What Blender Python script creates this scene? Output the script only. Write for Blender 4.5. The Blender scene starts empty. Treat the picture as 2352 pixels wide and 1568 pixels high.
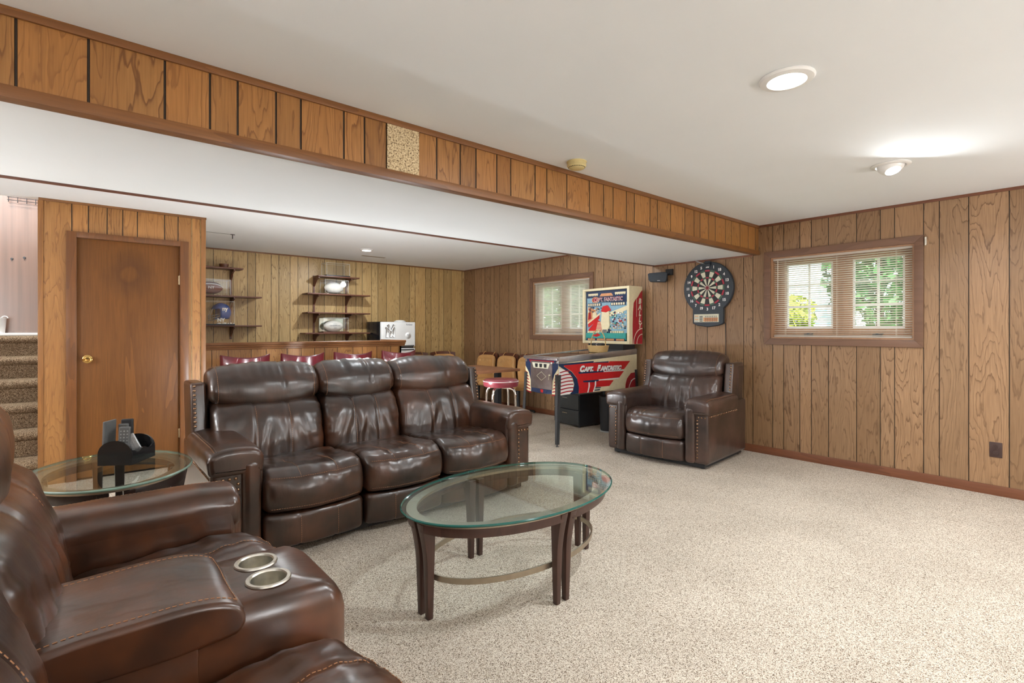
import bpy, bmesh, math, random
from mathutils import Vector, Matrix, noise

random.seed(7)
S = bpy.context.scene
C = S.collection
PI = math.pi

# ------------------------------------------------------------------ camera
cam = bpy.data.cameras.new('camera')
cam_o = bpy.data.objects.new('camera', cam)
C.objects.link(cam_o)
cam.sensor_width = 36.0
cam.lens = 36.0 * 1175.64 / 2352
cam.shift_y = -(784 - 756.46) / 2352
cam.clip_start = 0.02
cam_o.location = (0, 0, 1.248)
cam_o.rotation_euler = (PI / 2, 0, math.radians(49.636) - PI / 2)
S.camera = cam_o

# ------------------------------------------------------------------ view, world, sun
S.view_settings.view_transform = 'Standard'
S.view_settings.look = 'None'
S.view_settings.gamma = 1.0
S.view_settings.use_curve_mapping = False
S.view_settings.exposure = 1.03
world = bpy.data.worlds.new('sky')
S.world = world
world.use_nodes = True
wn = world.node_tree
bg = wn.nodes['Background']
sky = wn.nodes.new('ShaderNodeTexSky')
sky.sky_type = 'HOSEK_WILKIE'
sky.turbidity = 3.0
sky.sun_direction = Vector((-0.5, -0.3, 0.8)).normalized()
mixw = wn.nodes.new('ShaderNodeMix')
mixw.data_type = 'RGBA'
mixw.inputs['Factor'].default_value = 0.55
wn.links.new(sky.outputs[0], mixw.inputs[6])
mixw.inputs[7].default_value = (0.9, 0.95, 1.0, 1)
wn.links.new(mixw.outputs[2], bg.inputs[0])
bg.inputs[1].default_value = 2.8
sun = bpy.data.lights.new('sun', 'SUN')
sun.energy = 5.0
sun.angle = math.radians(1.0)
sun.color = (1, 0.95, 0.86)
sun_o = bpy.data.objects.new('sun', sun)
C.objects.link(sun_o)
sun_o.rotation_euler = Vector((0.55, 0.25, -0.8)).to_track_quat('-Z', 'Y').to_euler()

LAMP_W = 13.0          # power of one recessed lamp
LAMP_COL = (0.92, 0.97, 1.0)
ADDED_GLOBE_L = 38.0         # radiance of the added globe lamps

# ------------------------------------------------------------------ room constants
XR, YF, YS, YE, YD = 5.275, 7.53, 2.34, 3.60, 5.55
ZC, ZS = 2.30, 2.014
XL, YB = -2.4, -2.8

# ================================================================== node helpers
def new_mat(name):
    m = bpy.data.materials.new(name)
    m.use_nodes = True
    nt = m.node_tree
    return m, nt, nt.nodes['Principled BSDF']

def nd(nt, typ, inputs=None, **props):
    n = nt.nodes.new(typ)
    for k, v in props.items():
        setattr(n, k, v)
    for k, v in (inputs or {}).items():
        if isinstance(v, bpy.types.NodeSocket):
            nt.links.new(v, n.inputs[k])
        else:
            n.inputs[k].default_value = v
    return n

def ramp(nt, fac, stops, interp='LINEAR'):
    n = nt.nodes.new('ShaderNodeValToRGB')
    nt.links.new(fac, n.inputs[0])
    cr = n.color_ramp
    cr.interpolation = interp
    while len(cr.elements) < len(stops):
        cr.elements.new(0.5)
    for e, (p, c) in zip(cr.elements, stops):
        e.position = p
        e.color = (c[0], c[1], c[2], 1) if hasattr(c, '__len__') else (c, c, c, 1)
    return n

def mixc(nt, fac, a, b, blend='MIX'):
    n = nt.nodes.new('ShaderNodeMix')
    n.data_type = 'RGBA'
    n.blend_type = blend
    for i, v in ((0, fac), (6, a), (7, b)):
        if isinstance(v, bpy.types.NodeSocket):
            nt.links.new(v, n.inputs[i])
        elif hasattr(v, '__len__'):
            n.inputs[i].default_value = (v[0], v[1], v[2], 1)
        else:
            n.inputs[i].default_value = v
    return n.outputs[2]

def math_(nt, op, a, b=0.0, c=0.0):
    n = nt.nodes.new('ShaderNodeMath')
    n.operation = op
    for i, v in ((0, a), (1, b), (2, c)):
        if isinstance(v, bpy.types.NodeSocket):
            nt.links.new(v, n.inputs[i])
        else:
            n.inputs[i].default_value = v
    return n.outputs[0]

def bump(nt, bsdf, height, strength=0.3, dist=0.01):
    b = nd(nt, 'ShaderNodeBump', {'Strength': strength, 'Distance': dist, 'Height': height})
    nt.links.new(b.outputs[0], bsdf.inputs['Normal'])

def srgb(r, g, b):
    f = lambda v: ((v / 255 + 0.055) / 1.055) ** 2.4 if v > 10 else v / 255 / 12.92
    return (f(r), f(g), f(b))

def plain(name, col, rough=0.5, metal=0.0, spec=0.5, emis=None, noise_amt=0.06, scale=30, bmp=0.0, coat=0.0):
    m, nt, b = new_mat(name)
    tc = nd(nt, 'ShaderNodeTexCoord')
    nz = nd(nt, 'ShaderNodeTexNoise', {'Vector': tc.outputs['Object'], 'Scale': scale, 'Detail': 3.0})
    r = ramp(nt, nz.outputs[0], [(0.3, tuple(c * (1 - noise_amt) for c in col)), (0.7, tuple(min(1, c * (1 + noise_amt)) for c in col))])
    nt.links.new(r.outputs[0], b.inputs['Base Color'])
    b.inputs['Roughness'].default_value = rough
    b.inputs['Metallic'].default_value = metal
    b.inputs['Specular IOR Level'].default_value = spec
    b.inputs['Coat Weight'].default_value = coat
    if emis:
        b.inputs['Emission Color'].default_value = (*emis[0], 1)
        b.inputs['Emission Strength'].default_value = emis[1]
    if bmp:
        bump(nt, b, nz.outputs[0], bmp, 0.002)
    return m

def panel_mat(name, base, dark, light, groove=(0.03, 0.018, 0.01), rough=0.42):
    """grooved veneer panelling: growth rings come from a stretched noise, one offset and tone per plank"""
    m, nt, b = new_mat(name)
    uv = nd(nt, 'ShaderNodeUVMap', uv_map='grain')
    at = nd(nt, 'ShaderNodeAttribute', attribute_name='tone')
    mp = nd(nt, 'ShaderNodeMapping', {'Vector': uv.outputs[0], 'Scale': (6.5, 0.8, 1.0)})
    n1 = nd(nt, 'ShaderNodeTexNoise', {'Vector': mp.outputs[0], 'Scale': 1.0, 'Detail': 4.0, 'Roughness': 0.36, 'Distortion': 0.35})
    mpj = nd(nt, 'ShaderNodeMapping', {'Vector': uv.outputs[0], 'Scale': (70.0, 14.0, 1.0)})
    nj = nd(nt, 'ShaderNodeTexNoise', {'Vector': mpj.outputs[0], 'Scale': 1.0, 'Detail': 1.0})
    ring = math_(nt, 'FRACT', math_(nt, 'ADD', math_(nt, 'MULTIPLY', n1.outputs[0], 20.0), math_(nt, 'MULTIPLY', nj.outputs[0], 0.45)))
    line = ramp(nt, ring, [(0.0, 0.0), (0.55, 0.10), (0.78, 0.28), (0.90, 1.0), (0.95, 1.0), (1.0, 0.0)])
    mp3 = nd(nt, 'ShaderNodeMapping', {'Vector': uv.outputs[0], 'Scale': (2.2, 0.6, 1.0)})
    n3 = nd(nt, 'ShaderNodeTexNoise', {'Vector': mp3.outputs[0], 'Scale': 1.3, 'Detail': 2.0})
    mp2 = nd(nt, 'ShaderNodeMapping', {'Vector': uv.outputs[0], 'Scale': (150.0, 5.0, 1.0)})
    n2 = nd(nt, 'ShaderNodeTexNoise', {'Vector': mp2.outputs[0], 'Scale': 1.0, 'Detail': 3.0})
    c0 = mixc(nt, ramp(nt, n3.outputs[0], [(0.3, 0), (0.7, 1)]).outputs[0], base, light)
    c1 = mixc(nt, ramp(nt, n2.outputs[0], [(0.35, 0.35), (0.65, 0.0)]).outputs[0], c0, dark)
    wob = ramp(nt, n3.outputs[0], [(0.35, 0.35), (0.6, 0.85)])
    lw = math_(nt, 'MULTIPLY', line.outputs[0], wob.outputs[0])
    c2 = mixc(nt, lw, c1, dark)
    tone = ramp(nt, at.outputs['Fac'], [(0.0, (0.80, 0.76, 0.70)), (0.5, (1, 1, 1)), (1.0, (1.10, 1.06, 1.02))])
    c3 = mixc(nt, 1.0, c2, tone.outputs[0], 'MULTIPLY')
    gr = math_(nt, 'LESS_THAN', at.outputs['Fac'], -0.5)
    c4 = mixc(nt, gr, c3, groove)
    nt.links.new(c4, b.inputs['Base Color'])
    b.inputs['Roughness'].default_value = rough
    bump(nt, b, math_(nt, 'MULTIPLY', lw, -1.0), 0.12, 0.002)
    return m

def wood_mat(name, base, dark, rough=0.4, axis='Z', coat=0.0, ringy=7.0, fine=0.3):
    m, nt, b = new_mat(name)
    tc = nd(nt, 'ShaderNodeTexCoord')
    sc = {'X': (0.8, 6, 6), 'Y': (6, 0.8, 6), 'Z': (6, 6, 0.8)}[axis]
    sf = {'X': (6, 120, 120), 'Y': (120, 6, 120), 'Z': (120, 120, 6)}[axis]
    mp = nd(nt, 'ShaderNodeMapping', {'Vector': tc.outputs['Object'], 'Scale': sc})
    n1 = nd(nt, 'ShaderNodeTexNoise', {'Vector': mp.outputs[0], 'Scale': 0.8, 'Detail': 3.0, 'Distortion': 0.4})
    ring = math_(nt, 'FRACT', math_(nt, 'MULTIPLY', n1.outputs[0], ringy))
    mp2 = nd(nt, 'ShaderNodeMapping', {'Vector': tc.outputs['Object'], 'Scale': sf})
    n2 = nd(nt, 'ShaderNodeTexNoise', {'Vector': mp2.outputs[0], 'Scale': 1.0, 'Detail': 2.0})
    c1 = mixc(nt, ramp(nt, ring, [(0, 0.0), (0.7, 0.25), (1, 0.5)]).outputs[0], base, dark)
    c2 = mixc(nt, ramp(nt, n2.outputs[0], [(0.35, fine), (0.65, 0)]).outputs[0], c1, dark)
    nt.links.new(c2, b.inputs['Base Color'])
    b.inputs['Roughness'].default_value = rough
    b.inputs['Coat Weight'].default_value = coat
    bump(nt, b, n2.outputs[0], 0.05, 0.002)
    return m

def leather_mat(name, dark, mid, light, rough=0.29):
    m, nt, b = new_mat(name)
    tc = nd(nt, 'ShaderNodeTexCoord')
    n1 = nd(nt, 'ShaderNodeTexNoise', {'Vector': tc.outputs['Object'], 'Scale': 4.2, 'Detail': 3.0, 'Roughness': 0.6, 'Distortion': 0.0})
    r = ramp(nt, n1.outputs[0], [(0.30, dark), (0.5, mid), (0.72, light)])
    nt.links.new(r.outputs[0], b.inputs['Base Color'])
    n2 = nd(nt, 'ShaderNodeTexNoise', {'Vector': tc.outputs['Object'], 'Scale': 55.0, 'Detail': 4.0, 'Roughness': 0.6})
    mpw = nd(nt, 'ShaderNodeMapping', {'Vector': tc.outputs['Object'], 'Scale': (24.0, 9.0, 7.0)})
    n3 = nd(nt, 'ShaderNodeTexNoise', {'Vector': mpw.outputs[0], 'Scale': 1.0, 'Detail': 2.0, 'Distortion': 0.2})
    h = math_(nt, 'ADD', math_(nt, 'MULTIPLY', n3.outputs[0], 1.5), math_(nt, 'MULTIPLY', n2.outputs[0], 0.25))
    bump(nt, b, h, 0.30, 0.0045)
    b.inputs['Roughness'].default_value = rough
    b.inputs['Specular IOR Level'].default_value = 0.6
    b.inputs['Coat Weight'].default_value = 0.45
    b.inputs['Coat Roughness'].default_value = 0.28
    return m

def glass_mat(name, tint=(0.93, 0.98, 0.96), rough=0.0, f_lo=0.04, gl=(1, 1, 1)):
    """thin clear sheet: straight-through light plus a Fresnel mirror layer"""
    m = bpy.data.materials.new(name)
    m.use_nodes = True
    nt = m.node_tree
    nt.nodes.remove(nt.nodes['Principled BSDF'])
    out = nt.nodes['Material Output']
    tr = nd(nt, 'ShaderNodeBsdfTransparent', {'Color': (*tint, 1)})
    gs = nd(nt, 'ShaderNodeBsdfGlossy', {'Color': (*gl, 1), 'Roughness': rough})
    lw = nd(nt, 'ShaderNodeLayerWeight', {'Blend': 0.5})
    f2 = math_(nt, 'ADD', math_(nt, 'MULTIPLY', math_(nt, 'POWER', lw.outputs['Facing'], 5.0), 0.8), f_lo)
    mx = nd(nt, 'ShaderNodeMixShader', {0: f2})
    nt.links.new(tr.outputs[0], mx.inputs[1])
    nt.links.new(gs.outputs[0], mx.inputs[2])
    nt.links.new(mx.outputs[0], out.inputs[0])
    return m

# ================================================================== mesh builder
class MB:
    def __init__(self):
        self.bm = bmesh.new()
        self.uv = None
    def vs(self, pts):
        return [self.bm.verts.new(p) for p in pts]
    def face(self, vv, mi=0):
        try:
            f = self.bm.faces.new(vv)
            f.material_index = mi
            return f
        except ValueError:
            return None
    def box(self, x0, x1, y0, y1, z0, z1, mi=0, fn=None):
        p = [(x, y, z) for z in (z0, z1) for y in (y0, y1) for x in (x0, x1)]
        if fn:
            p = [fn(*q) for q in p]
        v = self.vs(p)
        for a in ((0, 2, 3, 1), (4, 5, 7, 6), (0, 1, 5, 4), (2, 6, 7, 3), (0, 4, 6, 2), (1, 3, 7, 5)):
            self.face([v[i] for i in a], mi)
        return self
    def prism(self, poly, d0, d1, fn, mi=0):
        """closed 2D outline extruded between depths d0 and d1; fn(a, b, d) gives the 3D point"""
        A = self.vs([fn(a, b, d0) for a, b in poly])
        B = self.vs([fn(a, b, d1) for a, b in poly])
        n = len(poly)
        self.face(A, mi)
        self.face(B[::-1], mi)
        for i in range(n):
            self.face([A[i], A[(i + 1) % n], B[(i + 1) % n], B[i]], mi)
        return self
    def rings(self, rings, mi=0, cap=True, closed=True):
        R = [self.vs(r) for r in rings]
        n = len(rings[0])
        for a, b in zip(R, R[1:]):
            for i in range(n if closed else n - 1):
                self.face([a[i], a[(i + 1) % n], b[(i + 1) % n], b[i]], mi)
        if cap and closed:
            self.face(R[0][::-1], mi)
            self.face(R[-1], mi)
        return R
    def tube(self, path, r, n=8, mi=0, cap=True, closed=False):
        path = [Vector(p) for p in path]
        rr = r if hasattr(r, '__len__') else [r] * len(path)
        L = len(path)
        up = None
        out = []
        for i, p in enumerate(path):
            a = path[(i - 1) % L] if (closed or i) else p
            b = path[(i + 1) % L] if (closed or i < L - 1) else p
            t = (b - a)
            t = t.normalized() if t.length > 1e-9 else Vector((0, 0, 1))
            if up is None:
                up = t.orthogonal().normalized()
            up = (up - t * up.dot(t))
            up = up.normalized() if up.length > 1e-6 else t.orthogonal().normalized()
            s = t.cross(up)
            out.append([p + (up * math.cos(k * 2 * PI / n) + s * math.sin(k * 2 * PI / n)) * rr[i] for k in range(n)])
        R = self.rings(out, mi, cap and not closed)
        if closed:
            a, b = R[-1], R[0]
            off = min(range(n), key=lambda o: sum((a[i].co - b[(i + o) % n].co).length for i in range(n)))
            for i in range(n):
                self.face([a[i], a[(i + 1) % n], b[(i + 1 + off) % n], b[(i + off) % n]], mi)
        return self
    def lathe(self, prof, c=(0, 0, 0), n=24, mi=0, fn=None, cap=True):
        rings = []
        for r, z in prof:
            ring = []
            for k in range(n):
                a = 2 * PI * k / n
                p = (c[0] + r * math.cos(a), c[1] + r * math.sin(a), c[2] + z)
                ring.append(fn(*p) if fn else p)
            rings.append(ring)
        self.rings(rings, mi, cap)
        return self
    def sphere(self, c, r, seg=16, rng=10, mi=0, sc=(1, 1, 1)):
        self.lathe([(max(1e-4, r * math.sin(PI * k / rng)) * 1.0, -r * math.cos(PI * k / rng)) for k in range(rng + 1)], (0, 0, 0), seg, mi,
                   fn=lambda x, y, z: (c[0] + x * sc[0], c[1] + y * sc[1], c[2] + z * sc[2]))
        return self
    def add_mesh(self, me, fn, mi=0):
        vv = self.vs([fn(*v.co) for v in me.vertices])
        for p in me.polygons:
            self.face([vv[i] for i in p.vertices], mi)
        return self
    def build(self, name, mats, parent=None, bevel=0.0, seg=2, smooth=38, subsurf=0, loc=None, recalc=True):
        bm = self.bm
        if recalc:
            bmesh.ops.recalc_face_normals(bm, faces=bm.faces)
        if bevel > 0:
            ed = [e for e in bm.edges if e.is_manifold and e.calc_face_angle(0) > math.radians(30)]
            bmesh.ops.bevel(bm, geom=ed, offset=bevel, segments=seg, profile=0.6, affect='EDGES', clamp_overlap=True)
        for f in bm.faces:
            f.smooth = True
        lim = math.radians(smooth)
        for e in bm.edges:
            if e.is_manifold and e.calc_face_angle(0) > lim:
                e.smooth = False
        me = bpy.data.meshes.new(name)
        bm.to_mesh(me)
        bm.free()
        for m in (mats if isinstance(mats, (list, tuple)) else [mats]):
            me.materials.append(m)
        o = bpy.data.objects.new(name, me)
        C.objects.link(o)
        if parent:
            o.parent = parent
        if loc:
            o.location = loc
        if subsurf:
            md = o.modifiers.new('sub', 'SUBSURF')
            md.levels = md.render_levels = subsurf
        return o

def empty(name, loc=(0, 0, 0), rz=0.0):
    o = bpy.data.objects.new(name, None)
    o.empty_display_size = 0.1
    C.objects.link(o)
    o.location = loc
    o.rotation_euler = (0, 0, rz)
    return o

def tag(o, label=None, cat=None, group=None, kind=None):
    if label: o['label'] = label
    if cat: o['category'] = cat
    if group: o['group'] = group
    if kind: o['kind'] = kind
    return o

def structure(o, label=None):
    o['kind'] = 'structure'
    if label: o['label'] = label
    return o

def lab(o, label):
    o['label'] = label
    return o

def copy_thing(root, loc, rz, label):
    r = root.copy(); C.objects.link(r)
    r.location = loc; r.rotation_euler = (0, 0, rz); r['label'] = label
    for ch in list(root.children):
        c = ch.copy(); C.objects.link(c); c.parent = r
        for g in list(ch.children):
            d = g.copy(); C.objects.link(d); d.parent = c
    return r

def text_mesh(txt, size=0.1, shear=0.0, bold=0.0, space=1.0):
    cu = bpy.data.curves.new('lettering', 'FONT')
    cu.body = txt
    cu.size = size
    cu.shear = shear
    cu.offset = bold
    cu.space_character = space
    cu.align_x = 'CENTER'
    cu.align_y = 'CENTER'
    cu.resolution_u = 3
    o = bpy.data.objects.new('lettering', cu)
    C.objects.link(o)
    dg = bpy.context.evaluated_depsgraph_get()
    me = bpy.data.meshes.new_from_object(o.evaluated_get(dg))
    bpy.data.objects.remove(o)
    return me

def ell(cx, cy, a, b, n=64, t0=0.0, t1=2 * PI):
    full = abs(t1 - t0 - 2 * PI) < 1e-6
    m = n if full else n - 1
    return [(cx + a * math.cos(t0 + (t1 - t0) * k / m), cy + b * math.sin(t0 + (t1 - t0) * k / m)) for k in range(n)]

def catmull(pts, n, closed=True):
    P = [Vector(p) for p in pts]
    L = len(P)
    out = []
    for i in range(L if closed else L - 1):
        if closed:
            a, b, c, d = P[(i - 1) % L], P[i], P[(i + 1) % L], P[(i + 2) % L]
        else:
            a, b, c, d = P[max(i - 1, 0)], P[i], P[i + 1], P[min(i + 2, L - 1)]
        for k in range(12):
            t = k / 12
            out.append(0.5 * ((2 * b) + (c - a) * t + (2 * a - 5 * b + 4 * c - d) * t * t + (3 * b - a - 3 * c + d) * t ** 3))
    if not closed:
        out.append(P[-1])
    seq = out + ([out[0]] if closed else [])
    cum = [0.0]
    for a, b in zip(seq, seq[1:]):
        cum.append(cum[-1] + (b - a).length)
    T = cum[-1]
    res = []
    j = 0
    m = n if closed else n - 1
    for k in range(n):
        s = T * k / m
        while j < len(cum) - 2 and cum[j + 1] < s:
            j += 1
        f = (s - cum[j]) / max(1e-9, cum[j + 1] - cum[j])
        res.append(seq[j].lerp(seq[j + 1], min(1, max(0, f))))
    return res

# ------------------------------------------------------------------ soft loft (cushions, arm pads)
class Loft:
    """a closed outline (a, b) swept along s from s0 to s1 with rounded ends; P(s, i) gives points on it"""
    def __init__(self, prof, s0, s1, r=0.05, ns=40, nt=64, deform=None, disp=None, mapf=None, rend=5):
        pr = catmull(prof, nt)
        area = sum(pr[i].x * pr[(i + 1) % nt].y - pr[(i + 1) % nt].x * pr[i].y for i in range(nt))
        if area < 0:
            pr = pr[::-1]
        nrm = []
        for i in range(nt):
            t = pr[(i + 1) % nt] - pr[i - 1]
            nrm.append(Vector((t.y, -t.x)).normalized())
        self.nt, self.pr, self.nrm = nt, pr, nrm
        st = []
        for k in range(rend + 1):
            a = PI / 2 * k / rend
            st.append((s0 + r * (1 - math.cos(a)), r * (1 - math.sin(a))))
        for k in range(1, ns):
            st.append((s0 + r + (s1 - s0 - 2 * r) * k / ns, 0.0))
        for k in range(rend, -1, -1):
            a = PI / 2 * k / rend
            st.append((s1 - r * (1 - math.cos(a)), r * (1 - math.sin(a))))
        self.st = st
        mid, half = (s0 + s1) / 2, (s1 - s0) / 2
        self.mid, self.half = mid, half
        self.deform, self.disp, self.mapf = deform, disp, mapf or (lambda s, a, b: (s, a, b))
    def point(self, s, ti, inset=0.0, extra=0.0):
        nt = self.nt
        i = int(math.floor(ti)) % nt
        f = ti - math.floor(ti)
        p = self.pr[i].lerp(self.pr[(i + 1) % nt], f)
        n = self.nrm[i].lerp(self.nrm[(i + 1) % nt], f)
        u = (s - self.mid) / self.half
        d = -inset + extra
        if self.disp:
            d += self.disp(s, u, p.x, p.y, n)
        q = p + n * d
        a, b = q.x, q.y
        if self.deform:
            s, a, b = self.deform(s, u, a, b)
        return Vector(self.mapf(s, a, b))
    def mesh(self, name, mats, parent, mi=0):
        mb = MB()
        rings = [[self.point(s, i, inset) for i in range(self.nt)] for s, inset in self.st]
        R = mb.rings(rings, mi, cap=False)
        for ring, fl in ((R[0], True), (R[-1], False)):
            c = sum((v.co for v in ring), Vector()) / len(ring)
            mb.face(ring[::-1] if fl else ring, mi)
        return mb.build(name, mats, parent, smooth=70)
    def nearest(self, a, b, pred=None):
        best, bi = 1e9, 0
        for i, p in enumerate(self.pr):
            d = (p.x - a) ** 2 + (p.y - b) ** 2
            if d < best:
                best, bi = d, i
        return bi
    def path_s(self, ti, s0, s1, n=60, extra=0.001):
        return [self.point(s0 + (s1 - s0) * k / n, ti, 0, extra) for k in range(n + 1)]
    def path_t(self, s, t0, t1, n=60, extra=0.001):
        return [self.point(s, t0 + (t1 - t0) * k / n, 0, extra) for k in range(n + 1)]

def dashes(mb, path, r=0.0011, on=0.008, off=0.0045, mi=0):
    """stitches: short thread pieces laid along a path"""
    path = [Vector(p) for p in path]
    pos, st, want = 0.0, True, on
    cur = [path[0]]
    for a, b in zip(path, path[1:]):
        seg = (b - a).length
        x = 0.0
        while seg - x > want - 1e-9 and seg > 1e-9:
            x += want
            q = a.lerp(b, x / seg)
            if st:
                cur.append(q)
                mb.tube(cur, r, 4, mi)
            st = not st
            want = on if st else off
            cur = [q]
        want -= (seg - x)
        if st:
            cur.append(b)

# ================================================================== materials
M = {}
M['panel_right'] = panel_mat('walnut veneer panelling', srgb(156, 123, 90), srgb(102, 74, 48), srgb(168, 135, 102))
M['panel_far'] = panel_mat('honey veneer panelling', srgb(190, 158, 104), srgb(128, 98, 54), srgb(202, 174, 122))
M['panel_orange'] = panel_mat('amber veneer panelling', srgb(160, 110, 56), srgb(108, 68, 30), srgb(174, 126, 70))
M['trim'] = wood_mat('red brown trim wood', srgb(126, 78, 52), srgb(88, 50, 32), 0.4, 'Y')
M['trim_x'] = wood_mat('brown trim wood along x', srgb(136, 90, 48), srgb(98, 60, 30), 0.4, 'X')
M['corner'] = wood_mat('amber corner strip', srgb(146, 98, 50), srgb(110, 70, 34), 0.4, 'Z')
M['casing'] = wood_mat('window casing wood', srgb(122, 90, 70), srgb(98, 70, 53), 0.45, 'Y', fine=0.15)
def door_mat(*a, **k):
    m = wood_mat(*a, **k)
    nt = m.node_tree; b = nt.nodes['Principled BSDF']
    src = b.inputs['Base Color'].links[0].from_socket
    tc = nd(nt, 'ShaderNodeTexCoord')
    mp = nd(nt, 'ShaderNodeMapping', {'Vector': tc.outputs['Object'], 'Location': (-0.40, 0.0, -1.73), 'Scale': (1.15, 0.0, 1.0)})
    nz = nd(nt, 'ShaderNodeTexNoise', {'Vector': tc.outputs['Object'], 'Scale': 7.0, 'Detail': 2.0})
    ln = nd(nt, 'ShaderNodeVectorMath', {0: mp.outputs[0]}, operation='LENGTH')
    d = math_(nt, 'ADD', ln.outputs['Value'], math_(nt, 'MULTIPLY', math_(nt, 'SUBTRACT', nz.outputs[0], 0.5), 0.10))
    r = ramp(nt, d, [(0.0, 0.05), (0.05, 0.1), (0.085, 0.45), (0.14, 0.30), (0.24, 0.0)])
    c = mixc(nt, r.outputs[0], src, srgb(58, 34, 18))
    b.inputs['Specular IOR Level'].default_value = 0.3
    nt.links.new(c, b.inputs['Base Color'])
    return m
M['door'] = door_mat('old brown door veneer', srgb(116, 72, 28), srgb(74, 42, 13), 0.5, 'Z', coat=0.0, ringy=3.0)
M['doorcase'] = wood_mat('door casing wood', srgb(118, 72, 32), srgb(78, 46, 20), 0.35, 'Z')
M['ceiling'] = plain('ceiling paint', srgb(234, 238, 240), 0.9, noise_amt=0.012, scale=2.0)
M['white'] = plain('white enamel', (0.82, 0.82, 0.8), 0.35, noise_amt=0.01)
M['whitepaint'] = plain('white painted wood', (0.8, 0.79, 0.76), 0.5, noise_amt=0.03)
M['leather'] = leather_mat('brown pull-up leather', srgb(28, 18, 13), srgb(54, 34, 23), srgb(84, 50, 32))
M['leather_grey'] = leather_mat('umber leather', srgb(34, 25, 22), srgb(58, 42, 36), srgb(80, 57, 48))
M['leather_red'] = leather_mat('chestnut leather', srgb(30, 19, 12), srgb(68, 39, 22), srgb(104, 58, 31))
M['thread'] = plain('tan thread', srgb(176, 128, 92), 0.7)
M['nail'] = plain('antique brass nailheads', srgb(150, 120, 96), 0.22, 1.0)
M['black'] = plain('black plastic', (0.018, 0.019, 0.022), 0.45)
M['blackgloss'] = plain('black lacquer', (0.012, 0.012, 0.013), 0.12)
M['blackmetal'] = plain('dark painted metal', (0.055, 0.058, 0.062), 0.45, 0.3)
M['steel'] = plain('brushed steel', (0.74, 0.71, 0.63), 0.34, 1.0, noise_amt=0.1, scale=60)
M['chrome'] = plain('chrome tube', (0.8, 0.8, 0.8), 0.08, 1.0, noise_amt=0.0)
M['brass'] = plain('polished brass', srgb(214, 180, 110), 0.15, 1.0)
M['hinge'] = plain('hinge metal', srgb(190, 170, 140), 0.3, 1.0)
M['bronze'] = plain('satin bronze strip', srgb(168, 156, 138), 0.35, 0.9)
M['espresso'] = wood_mat('espresso stained wood', srgb(74, 50, 42), srgb(52, 34, 28), 0.35, 'Z', fine=0.2)
M['espresso_dark'] = wood_mat('near black stained wood', srgb(44, 32, 28), srgb(30, 22, 20), 0.3, 'Z', fine=0.2)
M['glass_top'] = glass_mat('table glass', (0.93, 0.98, 0.975), 0.0, 0.07, (0.9, 1.0, 1.0))
M['glass_edge'] = plain('green glass edge', srgb(26, 88, 80), 0.08, 0.0, 0.8, noise_amt=0.2, scale=8)
M['glass_edge_pale'] = plain('pale glass edge', srgb(120, 146, 132), 0.08, 0.0, 0.8, noise_amt=0.2, scale=8)
M['window_glass'] = glass_mat('window glass', (0.97, 0.99, 0.99))
M['acrylic'] = glass_mat('clear acrylic', (0.95, 0.955, 0.94), 0.02, 0.07)
M['acrylic_edge'] = plain('acrylic edge', (0.75, 0.78, 0.74), 0.2)
M['mirror'] = plain('mirror backing', (0.72, 0.8, 0.74), 0.08, 1.0, noise_amt=0.0)
M['shelfwood'] = wood_mat('dark shelf wood', srgb(110, 66, 48), srgb(72, 40, 30), 0.4, 'X')
M['vinylred'] = plain('red vinyl', srgb(84, 18, 28), 0.28, noise_amt=0.15, scale=12, coat=0.4)
M['vinylpink'] = plain('faded red vinyl', srgb(136, 52, 64), 0.3, noise_amt=0.1, scale=12, coat=0.4)
M['tan'] = plain('tan vinyl', srgb(196, 150, 96), 0.4, noise_amt=0.06, scale=10)
M['tablewood'] = wood_mat('walnut laminate', srgb(160, 112, 82), srgb(126, 82, 56), 0.35, 'X')
def slat_mat():
    m, nt, b = new_mat('cream vinyl slat')
    b.inputs['Base Color'].default_value = (0.92, 0.89, 0.83, 1)
    b.inputs['Roughness'].default_value = 0.45
    tl = nd(nt, 'ShaderNodeBsdfTranslucent', {'Color': (0.95, 0.92, 0.86, 1)})
    mx = nd(nt, 'ShaderNodeMixShader', {0: 0.6})
    nt.links.new(b.outputs[0], mx.inputs[1]); nt.links.new(tl.outputs[0], mx.inputs[2])
    nt.links.new(mx.outputs[0], nt.nodes['Material Output'].inputs[0])
    return m
M['blind'] = slat_mat()
M['sash'] = wood_mat('window sash wood', srgb(178, 138, 106), srgb(150, 110, 80), 0.5, 'Z', fine=0.15)
M['muntin'] = plain('white muntin', (0.85, 0.85, 0.83), 0.4, noise_amt=0.01)
M['lamp'] = plain('lamp diffuser', (0.9, 0.9, 0.88), 0.4, emis=((1, 0.98, 0.94), 9.0))
M['detector'] = plain('yellowed plastic', srgb(214, 198, 142), 0.5, noise_amt=0.03)
M['red'] = plain('red paint', srgb(200, 40, 42), 0.3, noise_amt=0.06)
M['darkred'] = plain('deep red paint', srgb(166, 34, 46), 0.3, noise_amt=0.05)
M['navy'] = plain('navy paint', srgb(34, 52, 84), 0.3, noise_amt=0.1)
M['cream'] = plain('cream paint', srgb(226, 214, 178), 0.4, noise_amt=0.04)
M['teal'] = plain('teal paint', srgb(62, 158, 150), 0.35, noise_amt=0.1)
M['orange'] = plain('orange paint', srgb(208, 148, 102), 0.35, noise_amt=0.1)
M['skyblue'] = plain('pale blue paint', srgb(134, 172, 190), 0.35, noise_amt=0.1)
M['metalpanel'] = plain('worn metal plate', srgb(140, 130, 130), 0.35, 0.7, noise_amt=0.15, scale=14)
M['siderail'] = plain('aluminium rail', srgb(196, 200, 206), 0.22, 0.9, noise_amt=0.1)
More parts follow.
